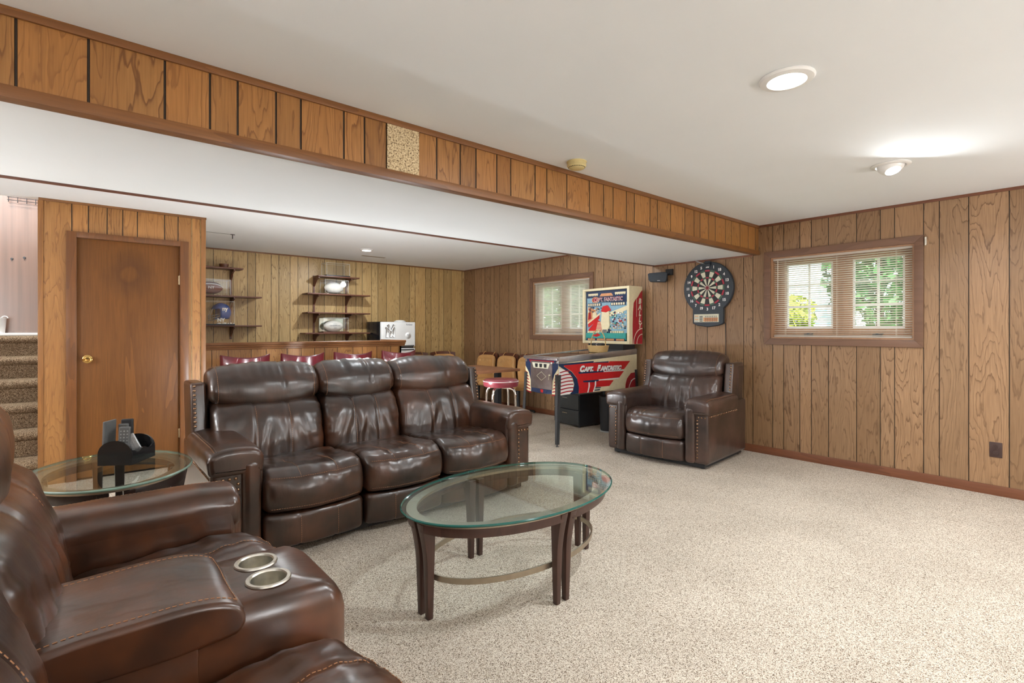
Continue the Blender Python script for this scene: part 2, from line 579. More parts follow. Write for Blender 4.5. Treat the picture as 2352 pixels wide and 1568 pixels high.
M['dartblack'] = plain('dartboard shell', srgb(46, 54, 62), 0.5)
M['segblack'] = plain('black segment', (0.02, 0.02, 0.022), 0.6)
M['segcream'] = plain('cream segment', srgb(214, 212, 190), 0.6)
M['segred'] = plain('red segment', srgb(170, 52, 70), 0.6)
M['seggreen'] = plain('green segment', srgb(74, 100, 86), 0.6)
M['helmet'] = plain('glossy blue shell', srgb(22, 84, 160), 0.12, coat=0.7, noise_amt=0.03)
M['balbrown'] = plain('football leather', srgb(120, 70, 50), 0.5, noise_amt=0.1, scale=80, bmp=0.3)
M['balwhite'] = plain('white football leather', (0.82, 0.8, 0.76), 0.45)
M['fridge'] = plain('fridge door enamel', (0.8, 0.81, 0.8), 0.3, noise_amt=0.01)
M['outlet'] = plain('brown outlet plate', srgb(66, 48, 44), 0.35)
M['remote'] = plain('grey remote plastic', srgb(96, 98, 98), 0.4)
M['silver'] = plain('silver plastic', srgb(170, 172, 172), 0.3, 0.4)
M['siding'] = plain('pale house siding', srgb(214, 224, 240), 0.7)
M['leaf_y'] = plain('yellow green leaves', srgb(176, 186, 60), 0.6, noise_amt=0.4, scale=3)
M['leaf_g'] = plain('green leaves', srgb(66, 120, 60), 0.6, noise_amt=0.5, scale=3)
M['leaf_d'] = plain('dark green leaves', srgb(38, 86, 58), 0.6, noise_amt=0.5, scale=3)
M['bark'] = plain('bark', srgb(90, 72, 56), 0.9, noise_amt=0.3, scale=20)
M['lawn'] = plain('lawn', srgb(96, 130, 62), 0.9, noise_amt=0.3, scale=8)

def carpet_mat(name, stops, sc=380.0):
    m, nt, b = new_mat(name)
    tc = nd(nt, 'ShaderNodeTexCoord')
    v = nd(nt, 'ShaderNodeTexVoronoi', {'Vector': tc.outputs['Object'], 'Scale': sc, 'Randomness': 1.0})
    sp_ = nd(nt, 'ShaderNodeSeparateColor', {0: v.outputs['Color']})
    n1 = nd(nt, 'ShaderNodeTexNoise', {'Vector': tc.outputs['Object'], 'Scale': sc * 0.35, 'Detail': 2.0, 'Roughness': 0.7})
    f = math_(nt, 'ADD', math_(nt, 'MULTIPLY', sp_.outputs[0], 0.7), math_(nt, 'MULTIPLY', n1.outputs[0], 0.45))
    r = ramp(nt, f, stops)
    n2 = nd(nt, 'ShaderNodeTexNoise', {'Vector': tc.outputs['Object'], 'Scale': 2.2, 'Detail': 4.0})
    sh = ramp(nt, n2.outputs[0], [(0.35, (0.92, 0.915, 0.91)), (0.65, (1.04, 1.04, 1.04))])
    c = mixc(nt, 1.0, r.outputs[0], sh.outputs[0], 'MULTIPLY')
    nt.links.new(c, b.inputs['Base Color'])
    b.inputs['Roughness'].default_value = 1.0
    b.inputs['Specular IOR Level'].default_value = 0.1
    bump(nt, b, f, 0.6, 0.005)
    return m
M['carpet'] = carpet_mat('speckled beige carpet', [(0.22, srgb(70, 55, 43)), (0.34, srgb(138, 120, 102)), (0.46, srgb(186, 172, 154)), (0.65, srgb(208, 197, 182)), (0.9, srgb(230, 222, 208))])
M['stair_carpet'] = carpet_mat('stair carpet', [(0.26, srgb(46, 34, 22)), (0.42, srgb(84, 64, 46)), (0.60, srgb(130, 108, 84)), (0.9, srgb(180, 160, 134))])

def speckle():
    m, nt, b = new_mat('speckled acoustic panel')
    tc = nd(nt, 'ShaderNodeTexCoord')
    n1 = nd(nt, 'ShaderNodeTexNoise', {'Vector': tc.outputs['Object'], 'Scale': 130.0, 'Detail': 2.0, 'Roughness': 0.7})
    r = ramp(nt, n1.outputs[0], [(0.33, srgb(70, 50, 34)), (0.42, srgb(170, 146, 112)), (0.52, srgb(206, 186, 146)), (0.7, srgb(228, 212, 176))])
    nt.links.new(r.outputs[0], b.inputs['Base Color'])
    b.inputs['Roughness'].default_value = 0.9
    return m
M['speckle'] = speckle()

def stairwell_mat():
    m, nt, b = new_mat('glossy mahogany wall sheet')
    tc = nd(nt, 'ShaderNodeTexCoord')
    mp = nd(nt, 'ShaderNodeMapping', {'Vector': tc.outputs['Object'], 'Scale': (30.0, 30.0, 0.7)})
    n1 = nd(nt, 'ShaderNodeTexNoise', {'Vector': mp.outputs[0], 'Scale': 1.0, 'Detail': 4.0})
    r = ramp(nt, n1.outputs[0], [(0.3, srgb(98, 68, 50)), (0.7, srgb(120, 88, 68))])
    nt.links.new(r.outputs[0], b.inputs['Base Color'])
    b.inputs['Roughness'].default_value = 0.3
    b.inputs['Coat Weight'].default_value = 1.0
    b.inputs['Coat Roughness'].default_value = 0.3
    b.inputs['Coat IOR'].default_value = 1.8
    return m
M['mahogany'] = stairwell_mat()

# ================================================================== panelled walls
def panel_wall(name, mat, fn, u0, u1, z0, z1, grooves, holes=(), gw=0.006, gd=0.004, thick=0.10, parent=None):
    """planks between real V-grooves; fn(u, z, d) places a point, d = depth behind the face; holes = (u0, u1, z0, z1)"""
    bm = bmesh.new()
    uvl = bm.loops.layers.uv.new('grain')
    tl = bm.faces.layers.float.new('tone')
    rnd = random.Random(hash(name) % 1000 if False else sum(map(ord, name)))
    gs = sorted(g for g in grooves if u0 + 0.01 < g < u1 - 0.01)
    ed = [u0] + gs + [u1]
    def quad(pts, tone, off=(0, 0)):
        vs = [bm.verts.new(fn(u, z, d)) for u, z, d in pts]
        f = bm.faces.new(vs)
        f[tl] = tone
        for l, (u, z, d) in zip(f.loops, pts):
            l[uvl].uv = (u + off[0], z + off[1])
    def strip(a, b, da, db, tone, off):
        cuts = {a, b}
        zs = {z0, z1}
        for h in holes:
            if h[0] < b and h[1] > a:
                cuts |= {max(a, h[0]), min(b, h[1])}
                zs |= {h[2], h[3]}
        cu, zz = sorted(cuts), sorted(zs)
        for p, q in zip(cu, cu[1:]):
            if q - p < 1e-6: continue
            for r, s in zip(zz, zz[1:]):
                m, mz = (p + q) / 2, (r + s) / 2
                if any(h[0] < m < h[1] and h[2] < mz < h[3] for h in holes): continue
                dp = da + (db - da) * (p - a) / (b - a)
                dq = da + (db - da) * (q - a) / (b - a)
                quad([(p, r, dp), (q, r, dq), (q, s, dq), (p, s, dp)], tone, off)
    for i in range(len(ed) - 1):
        a = ed[i] + (gw / 2 if i else 0)
        b = ed[i + 1] - (gw / 2 if i < len(ed) - 2 else 0)
        strip(a, b, 0, 0, rnd.random(), (rnd.random() * 40, rnd.random() * 40))
        if i < len(ed) - 2:
            g = ed[i + 1]
            strip(g - gw / 2, g - gw / 4, 0, gd, -1, (0, 0))
            strip(g - gw / 4, g + gw / 4, gd, gd, -1, (0, 0))
            strip(g + gw / 4, g + gw / 2, gd, 0, -1, (0, 0))
    # back and rim
    strip(u0, u1, thick, thick, 0.5, (0, 0))
    rims = [(u0, u1, z0, z1)] + [h for h in holes]
    for (a, b, r, s) in rims:
        for (p, q) in (((a, r), (b, r)), ((b, r), (b, s)), ((b, s), (a, s)), ((a, s), (a, r))):
            quad([(*p, 0), (*q, 0), (*q, thick), (*p, thick)], 0.5)
    me = bpy.data.meshes.new(name)
    bm.to_mesh(me)
    bm.free()
    me.materials.append(mat)
    o = bpy.data.objects.new(name, me)
    C.objects.link(o)
    if parent: o.parent = parent
    return o

def rand_grooves(u0, u1, seed):
    r = random.Random(seed)
    out, u = [], u0
    while u < u1:
        u += r.choice([0.10, 0.12, 0.15, 0.15, 0.19, 0.22])
        out.append(u)
    return out

GR = [7.213, 7.015, 6.92, 6.764, 6.667, 6.52, 6.286, 6.106, 6.009, 5.818, 5.707, 5.555, 5.453, 5.306, 5.086, 4.942, 4.799, 4.606, 4.491, 4.346,
      4.101, 3.87, 3.694, 3.589, 3.389, 3.295, 3.14, 3.038, 2.892, 2.684, 2.492, 2.396, 2.2, 2.097, 1.95, 1.849, 1.704, 1.481, 1.305, 1.204, 1.009,
      0.909, 0.731, 0.504] + [0.504 - x for x in (0.15, 0.24, 0.36, 0.55, 0.7, 0.8, 0.95, 1.15, 1.3, 1.42, 1.6, 1.8, 1.95, 2.1, 2.3, 2.5, 2.65, 2.8, 2.95, 3.1)]
GS = [-0.153, 0.031, 0.255, 0.405, 0.505, 0.654, 0.758, 0.954, 1.056, 1.172, 1.351, 1.462, 1.613, 1.721, 1.872, 1.979, 2.178, 2.28, 2.464, 2.689, 2.838,
      2.945, 3.102, 3.198, 3.399, 3.499, 3.683, 3.898, 4.043, 4.143, 4.283, 4.406, 4.591, 4.707, 4.881, 5.05, 5.2] + [-0.153 - x for x in (0.2, 0.35, 0.55, 0.7, 0.95, 1.1, 1.3, 1.5, 1.7, 1.9, 2.1)]
GD = [-0.234, -0.032, 0.073, 0.196, 0.302, 0.404, 0.603, 0.705, 0.813, 0.884]
GF = [1.341, 1.568, 1.744, 1.843, 2.042, 2.141, 2.29, 2.397, 2.546, 2.774, 2.951, 3.055, 3.259, 3.359, 3.512, 3.621, 3.768, 4.001, 4.182, 4.287, 4.486,
      4.592, 4.748, 4.845, 5.002, 5.229] + [1.1]

WZ0, WZ1 = 1.162, 1.958                   # clear opening of both windows
WA = (1.07, 2.216)
WB = (4.577, 5.712)
structure(panel_wall('wall_right', M['panel_right'], lambda u, z, d: (XR + d, u, z), YB, YF, 0, ZC, GR,
                     holes=[(*WA, WZ0, WZ1), (*WB, WZ0, WZ1)], thick=0.2), 'brown grooved wood panelled wall with two windows')
structure(panel_wall('wall_far', M['panel_far'], lambda u, z, d: (u, YF + d, z), 0.91, XR, 0, ZC, GF), 'honey coloured grooved panelled wall behind the bar')
structure(panel_wall('wall_closet', M['panel_orange'], lambda u, z, d: (u, YD + d, z), -0.234, 0.915, 0, ZC, GD,
                     holes=[(-0.005, 0.72, 0.0, 2.01)], gw=0.007), 'orange toned panelled wall around the brown door')
structure(panel_wall('wall_closet_side', M['panel_far'], lambda u, z, d: (0.912 - d, u, z), YD + 0.002, YF, 0, ZC, rand_grooves(YD, YF, 3)))
structure(panel_wall('trim_soffit_face', M['panel_orange'], lambda u, z, d: (u, YS + d, z), XL, XR, ZS, ZC, GS, gw=0.008, thick=0.05),
          'orange panelled front of the dropped ceiling beam')
structure(panel_wall('wall_left', M['panel_right'], lambda u, z, d: (XL - d, u, z), YB, YD, 0, ZC, rand_grooves(YB, YD, 5)))
structure(panel_wall('wall_back', M['panel_right'], lambda u, z, d: (u, YB - d, z), XL, XR, 0, ZC, rand_grooves(XL, XR, 6)))
structure(panel_wall('wall_stairs_front', M['panel_orange'], lambda u, z, d: (u, YD + d, z), XL, -1.15, 0, ZC, rand_grooves(XL, -1.15, 8)))

mb = MB(); mb.box(XL - 0.2, XR + 0.2, YB - 0.2, YF + 0.2, -0.1, 0.0)
structure(mb.build('floor', M['carpet']), 'speckled beige carpet floor')
mb = MB(); mb.box(XL - 0.2, XR + 0.2, YB - 0.2, YS + 0.02, ZC, ZC + 0.15)
structure(mb.build('ceiling', M['ceiling']), 'smooth white ceiling of the front room')
mb = MB(); mb.box(-0.234, XR + 0.2, YE - 0.02, YF + 0.2, ZC, ZC + 0.15); mb.box(XL - 0.2, -0.234, YE - 0.02, YD + 0.1, ZC, ZC + 0.15)
structure(mb.build('ceiling_bar', M['ceiling']), 'white ceiling over the bar')
mb = MB(); mb.box(XL, XR, YS + 0.05, YE, ZS, ZS + 0.02); mb.box(XL, XR, YE - 0.02, YE, ZS + 0.02, ZC)
structure(mb.build('ceiling_beam', M['ceiling']), 'white underside of the dropped beam')
mb = MB(); mb.box(XL, XR - 0.0, YS - 0.012, YS, ZC - 0.03, ZC)
structure(mb.build('trim_1', M['trim_x'], bevel=0.002))
mb = MB(); mb.box(XL, XR, YS - 0.014, YS + 0.045, ZS - 0.012, ZS + 0.03)
structure(mb.build('trim_2', M['trim_x'], bevel=0.003))
mb = MB(); mb.box(XL, XR, YE - 0.03, YE + 0.006, ZS - 0.008, ZS + 0.014)
structure(mb.build('trim_3', M['shelfwood'], bevel=0.002))
# crown strips
for i, bx in enumerate([(XR - 0.012, XR, YB, YS - 0.014, ZC - 0.022, ZC), (XR - 0.012, XR, YE + 0.006, YF, ZC - 0.018, ZC),
                        (XR - 0.012, XR, YS + 0.05, YE - 0.03, ZS - 0.018, ZS)]):
    mb = MB(); mb.box(*bx)
    structure(mb.build('trim_%d' % (4 + i), M['trim'], bevel=0.002))
mb = MB(); mb.box(0.915, XR - 0.012, YF - 0.012, YF, ZC - 0.018, ZC)
structure(mb.build('trim_7', M['trim_x'], bevel=0.002))
mb = MB(); mb.box(-0.234, 0.93, YD - 0.012, YD, ZC - 0.02, ZC)
structure(mb.build('trim_8', M['trim_x'], bevel=0.002))
mb = MB(); mb.box(0.886, 0.925, YD - 0.014, YD, 0.0, ZC - 0.02)
structure(mb.build('trim_9', M['corner'], bevel=0.003))
mb = MB(); mb.box(-0.238, -0.205, YD - 0.012, YD, 0.0, ZC - 0.02)
structure(mb.build('trim_10', M['corner'], bevel=0.003))
# baseboards
mb = MB(); mb.box(XR - 0.014, XR, YB, YF, 0.0, 0.075)
structure(mb.build('baseboard_right', M['trim'], bevel=0.004), 'red brown wooden baseboard')
mb = MB(); mb.box(0.93, XR - 0.014, YF - 0.014, YF, 0.0, 0.075)
structure(mb.build('baseboard_far', M['trim_x'], bevel=0.004))
for nm, a, b in (('baseboard_closet_left', -0.234, -0.07), ('baseboard_closet_right', 0.785, 0.886)):
    mb = MB(); mb.box(a, b, YD - 0.012, YD, 0, 0.075)
    structure(mb.build(nm, M['trim_x'], bevel=0.004))

# ---- door
dr = empty('door_1', (0, YD, 0))
structure(dr, 'plain brown veneered closet door')
mb = MB(); mb.box(0.0, 0.715, 0.012, 0.05, 0.012, 2.005)
mb.build('door_leaf', M['door'], dr, bevel=0.002)
mb = MB()
for a, b, c, d in ((-0.068, -0.003, 0, 2.055), (0.72, 0.785, 0, 2.055)):
    mb.box(a, b, -0.02, 0.0, c, d)
mb.box(-0.003, 0.72, -0.02, 0.0, 2.008, 2.055)
mb.box(-0.005, 0.0, 0.0, 0.1, 0, 2.01); mb.box(0.716, 0.72, 0.0, 0.1, 0, 2.01); mb.box(0, 0.716, 0, 0.1, 2.006, 2.01)
mb.build('door_casing', M['doorcase'], dr, bevel=0.004)
mb = MB()
fy = lambda x, y, z: (x, -z, y)
mb.lathe([(0.001, -0.012), (0.034, -0.012), (0.034, -0.006), (0.028, -0.002)], (0.065, 1.0, 0), 24, fn=fy)
mb.lathe([(0.012, -0.004), (0.012, 0.022), (0.024, 0.03), (0.030, 0.042), (0.027, 0.054), (0.018, 0.060), (0.015, 0.056), (0.0015, 0.055)], (0.065, 1.0, 0), 24, fn=fy)
mb.build('door_handle', M['brass'], dr)
for z in (1.70, 0.30):
    mb = MB(); mb.box(0.708, 0.724, 0.0, 0.012, z - 0.04, z + 0.04)
    mb.tube([(0.716, -0.003, z - 0.042), (0.716, -0.003, z + 0.042)], 0.005, 8)
    mb.build('hinge', M['hinge'], dr)

# ---- stairs, stairwell
st = empty('stairs', (0, 0, 0))
structure(st, 'carpeted staircase going up beside the closet')
prof = [(5.52, 0.0)]
y, z = 5.60, 0.0
mb = MB()
SX0, SX1 = -1.15, -0.24
for k in range(6):
    ya, zb = 5.60 + 0.25 * k, 0.198 * (k + 1)
    mb2 = MB()
    # tread with rounded nosing, as one solid block per step
    ny = 7.05 if k < 5 else 7.06
    pr = [(ya + 0.02, zb - 0.198 if k else 0.0), (ya + 0.015, zb - 0.075), (ya - 0.008, zb - 0.06), (ya - 0.018, zb - 0.04), (ya - 0.014, zb - 0.02), (ya + 0.002, zb - 0.006), (ya + 0.025, zb), (7.05, zb), (7.05, zb - 0.198 if k else 0.0)]
    mb2.prism(pr, SX0, SX1, lambda a, b, d: (d, a, b))
    o = mb2.build('step', M['stair_carpet'], st, smooth=50)
mb = MB(); mb.box(SX0, SX1, 6.87, 7.05, 1.189, 1.215)
structure(mb.build('trim_11', M['whitepaint'], bevel=0.004), 'white threshold board at the top of the stairs')
mb = MB(); mb.box(SX0 - 0.1, SX1 + 0.1, 7.05, 7.12, 0, 3.3)
mb.box(SX0, SX1, 7.035, 7.05, 1.215, 1.235)
structure(mb.build('wall_stairwell', M['mahogany']), 'glossy reddish wall at the top of the stairs')
mb = MB(); mb.box(SX0 - 0.1, SX0, YD + 0.1, 7.05, 0, 3.3)
structure(mb.build('wall_stair_left', M['ceiling']))
mb = MB(); mb.box(SX1, SX1 + 0.006, YD + 0.1, 7.05, 0, 3.3); mb.box(SX1 + 0.006, -0.06, YD + 0.1, 7.05, ZC + 0.15, 3.3)
structure(mb.build('wall_stair_right', M['panel_orange'] if False else M['doorcase']))
mb = MB(); mb.box(SX0 - 0.1, -0.06, YD, YD + 0.1, ZC + 0.15, 3.3); mb.box(SX0 - 0.1, -0.06, YD, 7.12, 3.3, 3.4)
structure(mb.build('ceiling_stairwell', M['ceiling']))

# ---- windows
def window(n, ya, yb, gl):
    w = empty('window_%d' % n, (XR, (ya + yb) / 2, WZ0))
    c = (ya + yb) / 2
    h = WZ1 - WZ0
    W = (yb - ya) / 2
    t = 0.063
    mb = MB()
    def casing(outer, inner, x0, x1):
        (a0, b0, c0, d0), (a1, b1, c1, d1) = outer, inner
        O = [(a0, c0), (b0, c0), (b0, d0), (a0, d0)]
        I = [(a1, c1), (b1, c1), (b1, d1), (a1, d1)]
        for i in range(4):
            j = (i + 1) % 4
            mb.prism([O[i], O[j], I[j], I[i]], x0, x1, lambda a, b, d: (d, a, b))
    casing((-W - t, W + t, -t, h + t), (-W, W, 0, h), -0.02, 0.0)
    lab(mb.build('window_casing', M['casing'], w, bevel=0.003), 'red brown wooden window casing')
    mb = MB()
    e = 0.012
    mb.box(0, 0.16, -W, -W + e, 0, h); mb.box(0, 0.16, W - e, W, 0, h); mb.box(0, 0.16, -W + e, W - e, 0, e); mb.box(0, 0.16, -W + e, W - e, h - e, h)
    mb.build('window_jamb', M['sash'], w)
    # two brown sashes with a wide middle post
    mb = MB()
    xs0, xs1 = 0.09, 0.13
    zz0, zz1 = 0.10, h - 0.07
    gaps = [(-W + 0.012, -W + 0.012 + gl[0]), (-W + 0.012 + gl[0] + gl[1], -W + 0.012 + gl[0] + gl[1] + gl[2]), (W - 0.012 - gl[4], W - 0.012)]
    for a, b in gaps:
        mb.box(xs0, xs1, a, b, e, h - e)
    panes = [(gaps[0][1], gaps[1][0]), (gaps[1][1], gaps[2][0])]
    for a, b in panes:
        mb.box(xs0, xs1, a, b, e, zz0); mb.box(xs0, xs1, a, b, zz1, h - e)
    mb.build('window_sash', M['sash'], w, bevel=0.003)
    for a, b in panes:
        mb = MB(); mb.box(0.108, 0.112, a - 0.005, b + 0.005, zz0 - 0.005, zz1 + 0.005)
        g = mb.build('window_pane', M['window_glass'], w)
        mb = MB()
        m = (a + b) / 2
        k = 0.016
        mb.box(0.094, 0.107, a, a + k, zz0, zz1); mb.box(0.094, 0.107, b - k, b, zz0, zz1)
        mb.box(0.094, 0.107, a + k, b - k, zz0, zz0 + k); mb.box(0.094, 0.107, a + k, b - k, zz1 - k, zz1)
        mb.box(0.095, 0.106, m - 0.009, m + 0.009, zz0 + k, zz1 - k)
        for q in (1, 2):
            zc = zz0 + (zz1 - zz0) * q / 3
            mb.box(0.096, 0.105, a + k, m - 0.009, zc - 0.009, zc + 0.009); mb.box(0.096, 0.105, m + 0.009, b - k, zc - 0.009, zc + 0.009)
        lab(mb.build('muntins', M['muntin'], g), 'white grille of six lights')
    for a, b in panes:
        m = (a + b) / 2
        mb = MB(); mb.box(0.06, 0.09, m - 0.035, m + 0.035, 0.02, 0.045); mb.tube([(0.07, m + 0.02, 0.04), (0.055, m - 0.02, 0.055), (0.05, m - 0.05, 0.05)], 0.005, 6)
        mb.build('window_crank', M['blackmetal'], w)
    structure(w)
    # venetian blind: a thing of its own
    bl = empty('venetian_blind', (XR + 0.03, c, WZ0 + h))
    mb = MB(); mb.box(-0.018, 0.018, -W + 0.015, W - 0.015, -0.032, -0.012)
    mb.build('head_rail', M['blind'], bl, bevel=0.002)
    n_s = 37
    mb = MB()
    zt, zb = -0.045, -h + 0.035
    for i in range(n_s):
        zc = zt + (zb - zt) * i / (n_s - 1)
        pts = []
        for q in range(5):
            f = q / 4 - 0.5
            pts.append((f * 0.0225, zc + 0.0018 * (1 - 4 * f * f) - f * (0.0070 if n == 1 else 0.0125)))
        top = pts
        bot = [(x, zz - 0.0007) for x, zz in pts[::-1]]
        mb.prism(top + bot, -W + 0.02, W - 0.02, lambda a, b, d: (a, d, b))
    mb.build('slats', M['blind'], bl, smooth=60)
    mb = MB(); mb.box(-0.012, 0.012, -W + 0.02, W - 0.02, -h + 0.014, -h + 0.027)
    mb.build('bottom_rail', M['blind'], bl, bevel=0.002)
    mb = MB()
    for f in (-0.78, -0.0, 0.78):
        for x in (-0.013, 0.013):
            mb.tube([(x, f * W, -0.03), (x, f * W, -h + 0.02)], 0.0009, 4)
        mb.tube([(0, f * W + 0.006, -0.03), (0, f * W + 0.006, -h + 0.02)], 0.0009, 4)
    mb.build('ladder_cords', M['blind'], bl)
    mb = MB(); mb.tube([(-0.02, W - 0.06, -0.03), (-0.022, W - 0.06, -0.45 if n == 1 else -0.4)], 0.0035, 6)
    mb.build('tilt_wand', M['blind'], bl)
    return bl
tag(window(1, *WA, (0.07, 0.385, 0.16, 0.395, 0.10)), 'cream venetian blind in the big window right of the dartboard', 'blind', 'venetian blinds')
tag(window(2, *WB, (0.10, 0.35, 0.16, 0.35, 0.10)), 'cream venetian blind in the window behind the pinball machine', 'blind', 'venetian blinds')

# ================================================================== leather seating
def rbox(x0, x1, y0, y1, z0, z1, name, mat, parent, bev=0.02, seg=4, fn=None):
    mb = MB(); mb.box(x0, x1, y0, y1, z0, z1, fn=fn)
    return mb.build(name, mat, parent, bevel=bev, seg=seg, smooth=50)

def nailrow(mb, pts, nrm, sp=0.030, r=0.009):
    nrm = Vector(nrm).normalized()
    pts = [Vector(p) for p in pts]
    q = nrm.rotation_difference(Vector((0, 0, 1))).inverted() if False else Vector((0, 0, 1)).rotation_difference(nrm)
    dist = 0.0
    nxt = 0.0
    for a, b in zip(pts, pts[1:]):
        L = (b - a).length
        while nxt <= dist + L + 1e-6:
            c = a.lerp(b, (nxt - dist) / max(L, 1e-6))
            rings = []
            for k in range(4):
                t = PI / 2 * k / 4
                rings.append([c + q @ Vector((r * math.cos(t) * math.cos(w * PI / 4), r * math.cos(t) * math.sin(w * PI / 4), r * 0.55 * math.sin(t))) for w in range(8)])
            mb.rings(rings)
            nxt += sp
        dist += L

def pleat(s, seed, k=1.0):
    return noise.noise(Vector((s * 16, seed * 3.7, 0))) * k

def make_seat(parent, x0, x1, lm, bulge=0.06, seed=0, y_back=0.52, zoff=0.0, dy=0.0):
    prof = [(y_back, 0.27), (y_back, 0.44), (0.36, 0.462), (0.22, 0.475), (0.11, 0.482), (0.035, 0.468), (-0.012, 0.432), (-0.034, 0.375), (-0.036, 0.31), (-0.014, 0.258), (0.04, 0.245), (0.25, 0.245)]
    sm = 0.43
    def disp(s, u, a, b, n):
        d = 0.0
        front = 1 if a < 0.06 else 0
        for us in (-0.36, 0.36):
            if a > -0.01 and b > 0.40:
                d -= 0.005 * math.exp(-((u - us) * (x1 - x0) / 2 / 0.010) ** 2) * (1 if a < 0.30 else 0.4)
        if a < 0.03:
            d -= 0.004 * math.exp(-((b - 0.445) / 0.008) ** 2)
            d -= 0.004 * math.exp(-((b - 0.272) / 0.006) ** 2)
        d += 0.004 * noise.noise(Vector((s * 9 + seed, a * 9, b * 9)))
        if a < 0.04 and 0.27 < b < 0.44:
            d += 0.004 * pleat(s + seed, seed)
        if b > 0.40 and a < 0.45:
            d += 0.007 * noise.noise(Vector((s * 5 + seed, a * 26, seed * 2))) + 0.005 * noise.noise(Vector((s * 22, a * 7, seed)))
        if b > 0.43:
            d -= 0.016 * math.exp(-(u / 0.55) ** 2) * math.exp(-((a - 0.28) / 0.16) ** 2)
        return d
    def deform(s, u, a, b):
        w = max(0.0, min(1.0, (0.35 - a) / 0.35))
        return s, a + dy - bulge * (1 - u * u) * w, b + zoff
    L = Loft(prof, x0 + 0.004, x1 - 0.004, 0.045, 40, 76, deform, disp)
    o = L.mesh('seat_cushion', lm, parent)
    mb = MB()
    i1, i2 = L.nearest(-0.005, 0.44), L.nearest(-0.014, 0.268)
    dashes(mb, L.path_s(i1, x0 + 0.04, x1 - 0.04))
    dashes(mb, L.path_s(i2, x0 + 0.04, x1 - 0.04))
    ib = L.nearest(0.30, 0.468)
    for us in (-0.36, 0.36):
        s = (x0 + x1) / 2 + us * (x1 - x0) / 2
        ta, tb = sorted((i1, ib))
        if tb - ta > L.nt / 2: ta, tb = tb, ta + L.nt
        dashes(mb, L.path_t(s + 0.006, ta, tb))
    mb.build('stitching', M['thread'], o)
    # footrest panel
    prof = [(0.12, 0.055), (0.12, 0.225), (0.03, 0.238), (-0.012, 0.225), (-0.02, 0.15), (-0.018, 0.08), (0.0, 0.052), (0.06, 0.05)]
    def d2(s, u, a, b, n):
        d = 0
        if a < 0.05:
            for us in (-0.36, 0.36):
                d -= 0.005 * math.exp(-((u - us) * (x1 - x0) / 2 / 0.008) ** 2)
        return d + 0.003 * noise.noise(Vector((s * 7 + seed, a * 7, b * 7)))
    L = Loft(prof, x0 + 0.006, x1 - 0.006, 0.03, 36, 44, lambda s, u, a, b: (s, a + dy - bulge * 0.75 * (1 - u * u) * max(0, min(1, (0.12 - a) / 0.12)), b), d2)
    o = L.mesh('footrest_panel', lm, parent)
    mb = MB()
    i1, i2 = L.nearest(-0.014, 0.215), L.nearest(0.0, 0.06)
    for us in (-0.36, 0.36):
        s = (x0 + x1) / 2 + us * (x1 - x0) / 2
        ta, tb = sorted((i1, i2))
        if tb - ta > L.nt / 2: ta, tb = tb, ta + L.nt
        dashes(mb, L.path_t(s + 0.006, ta, tb))
    mb.build('stitching', M['thread'], o)

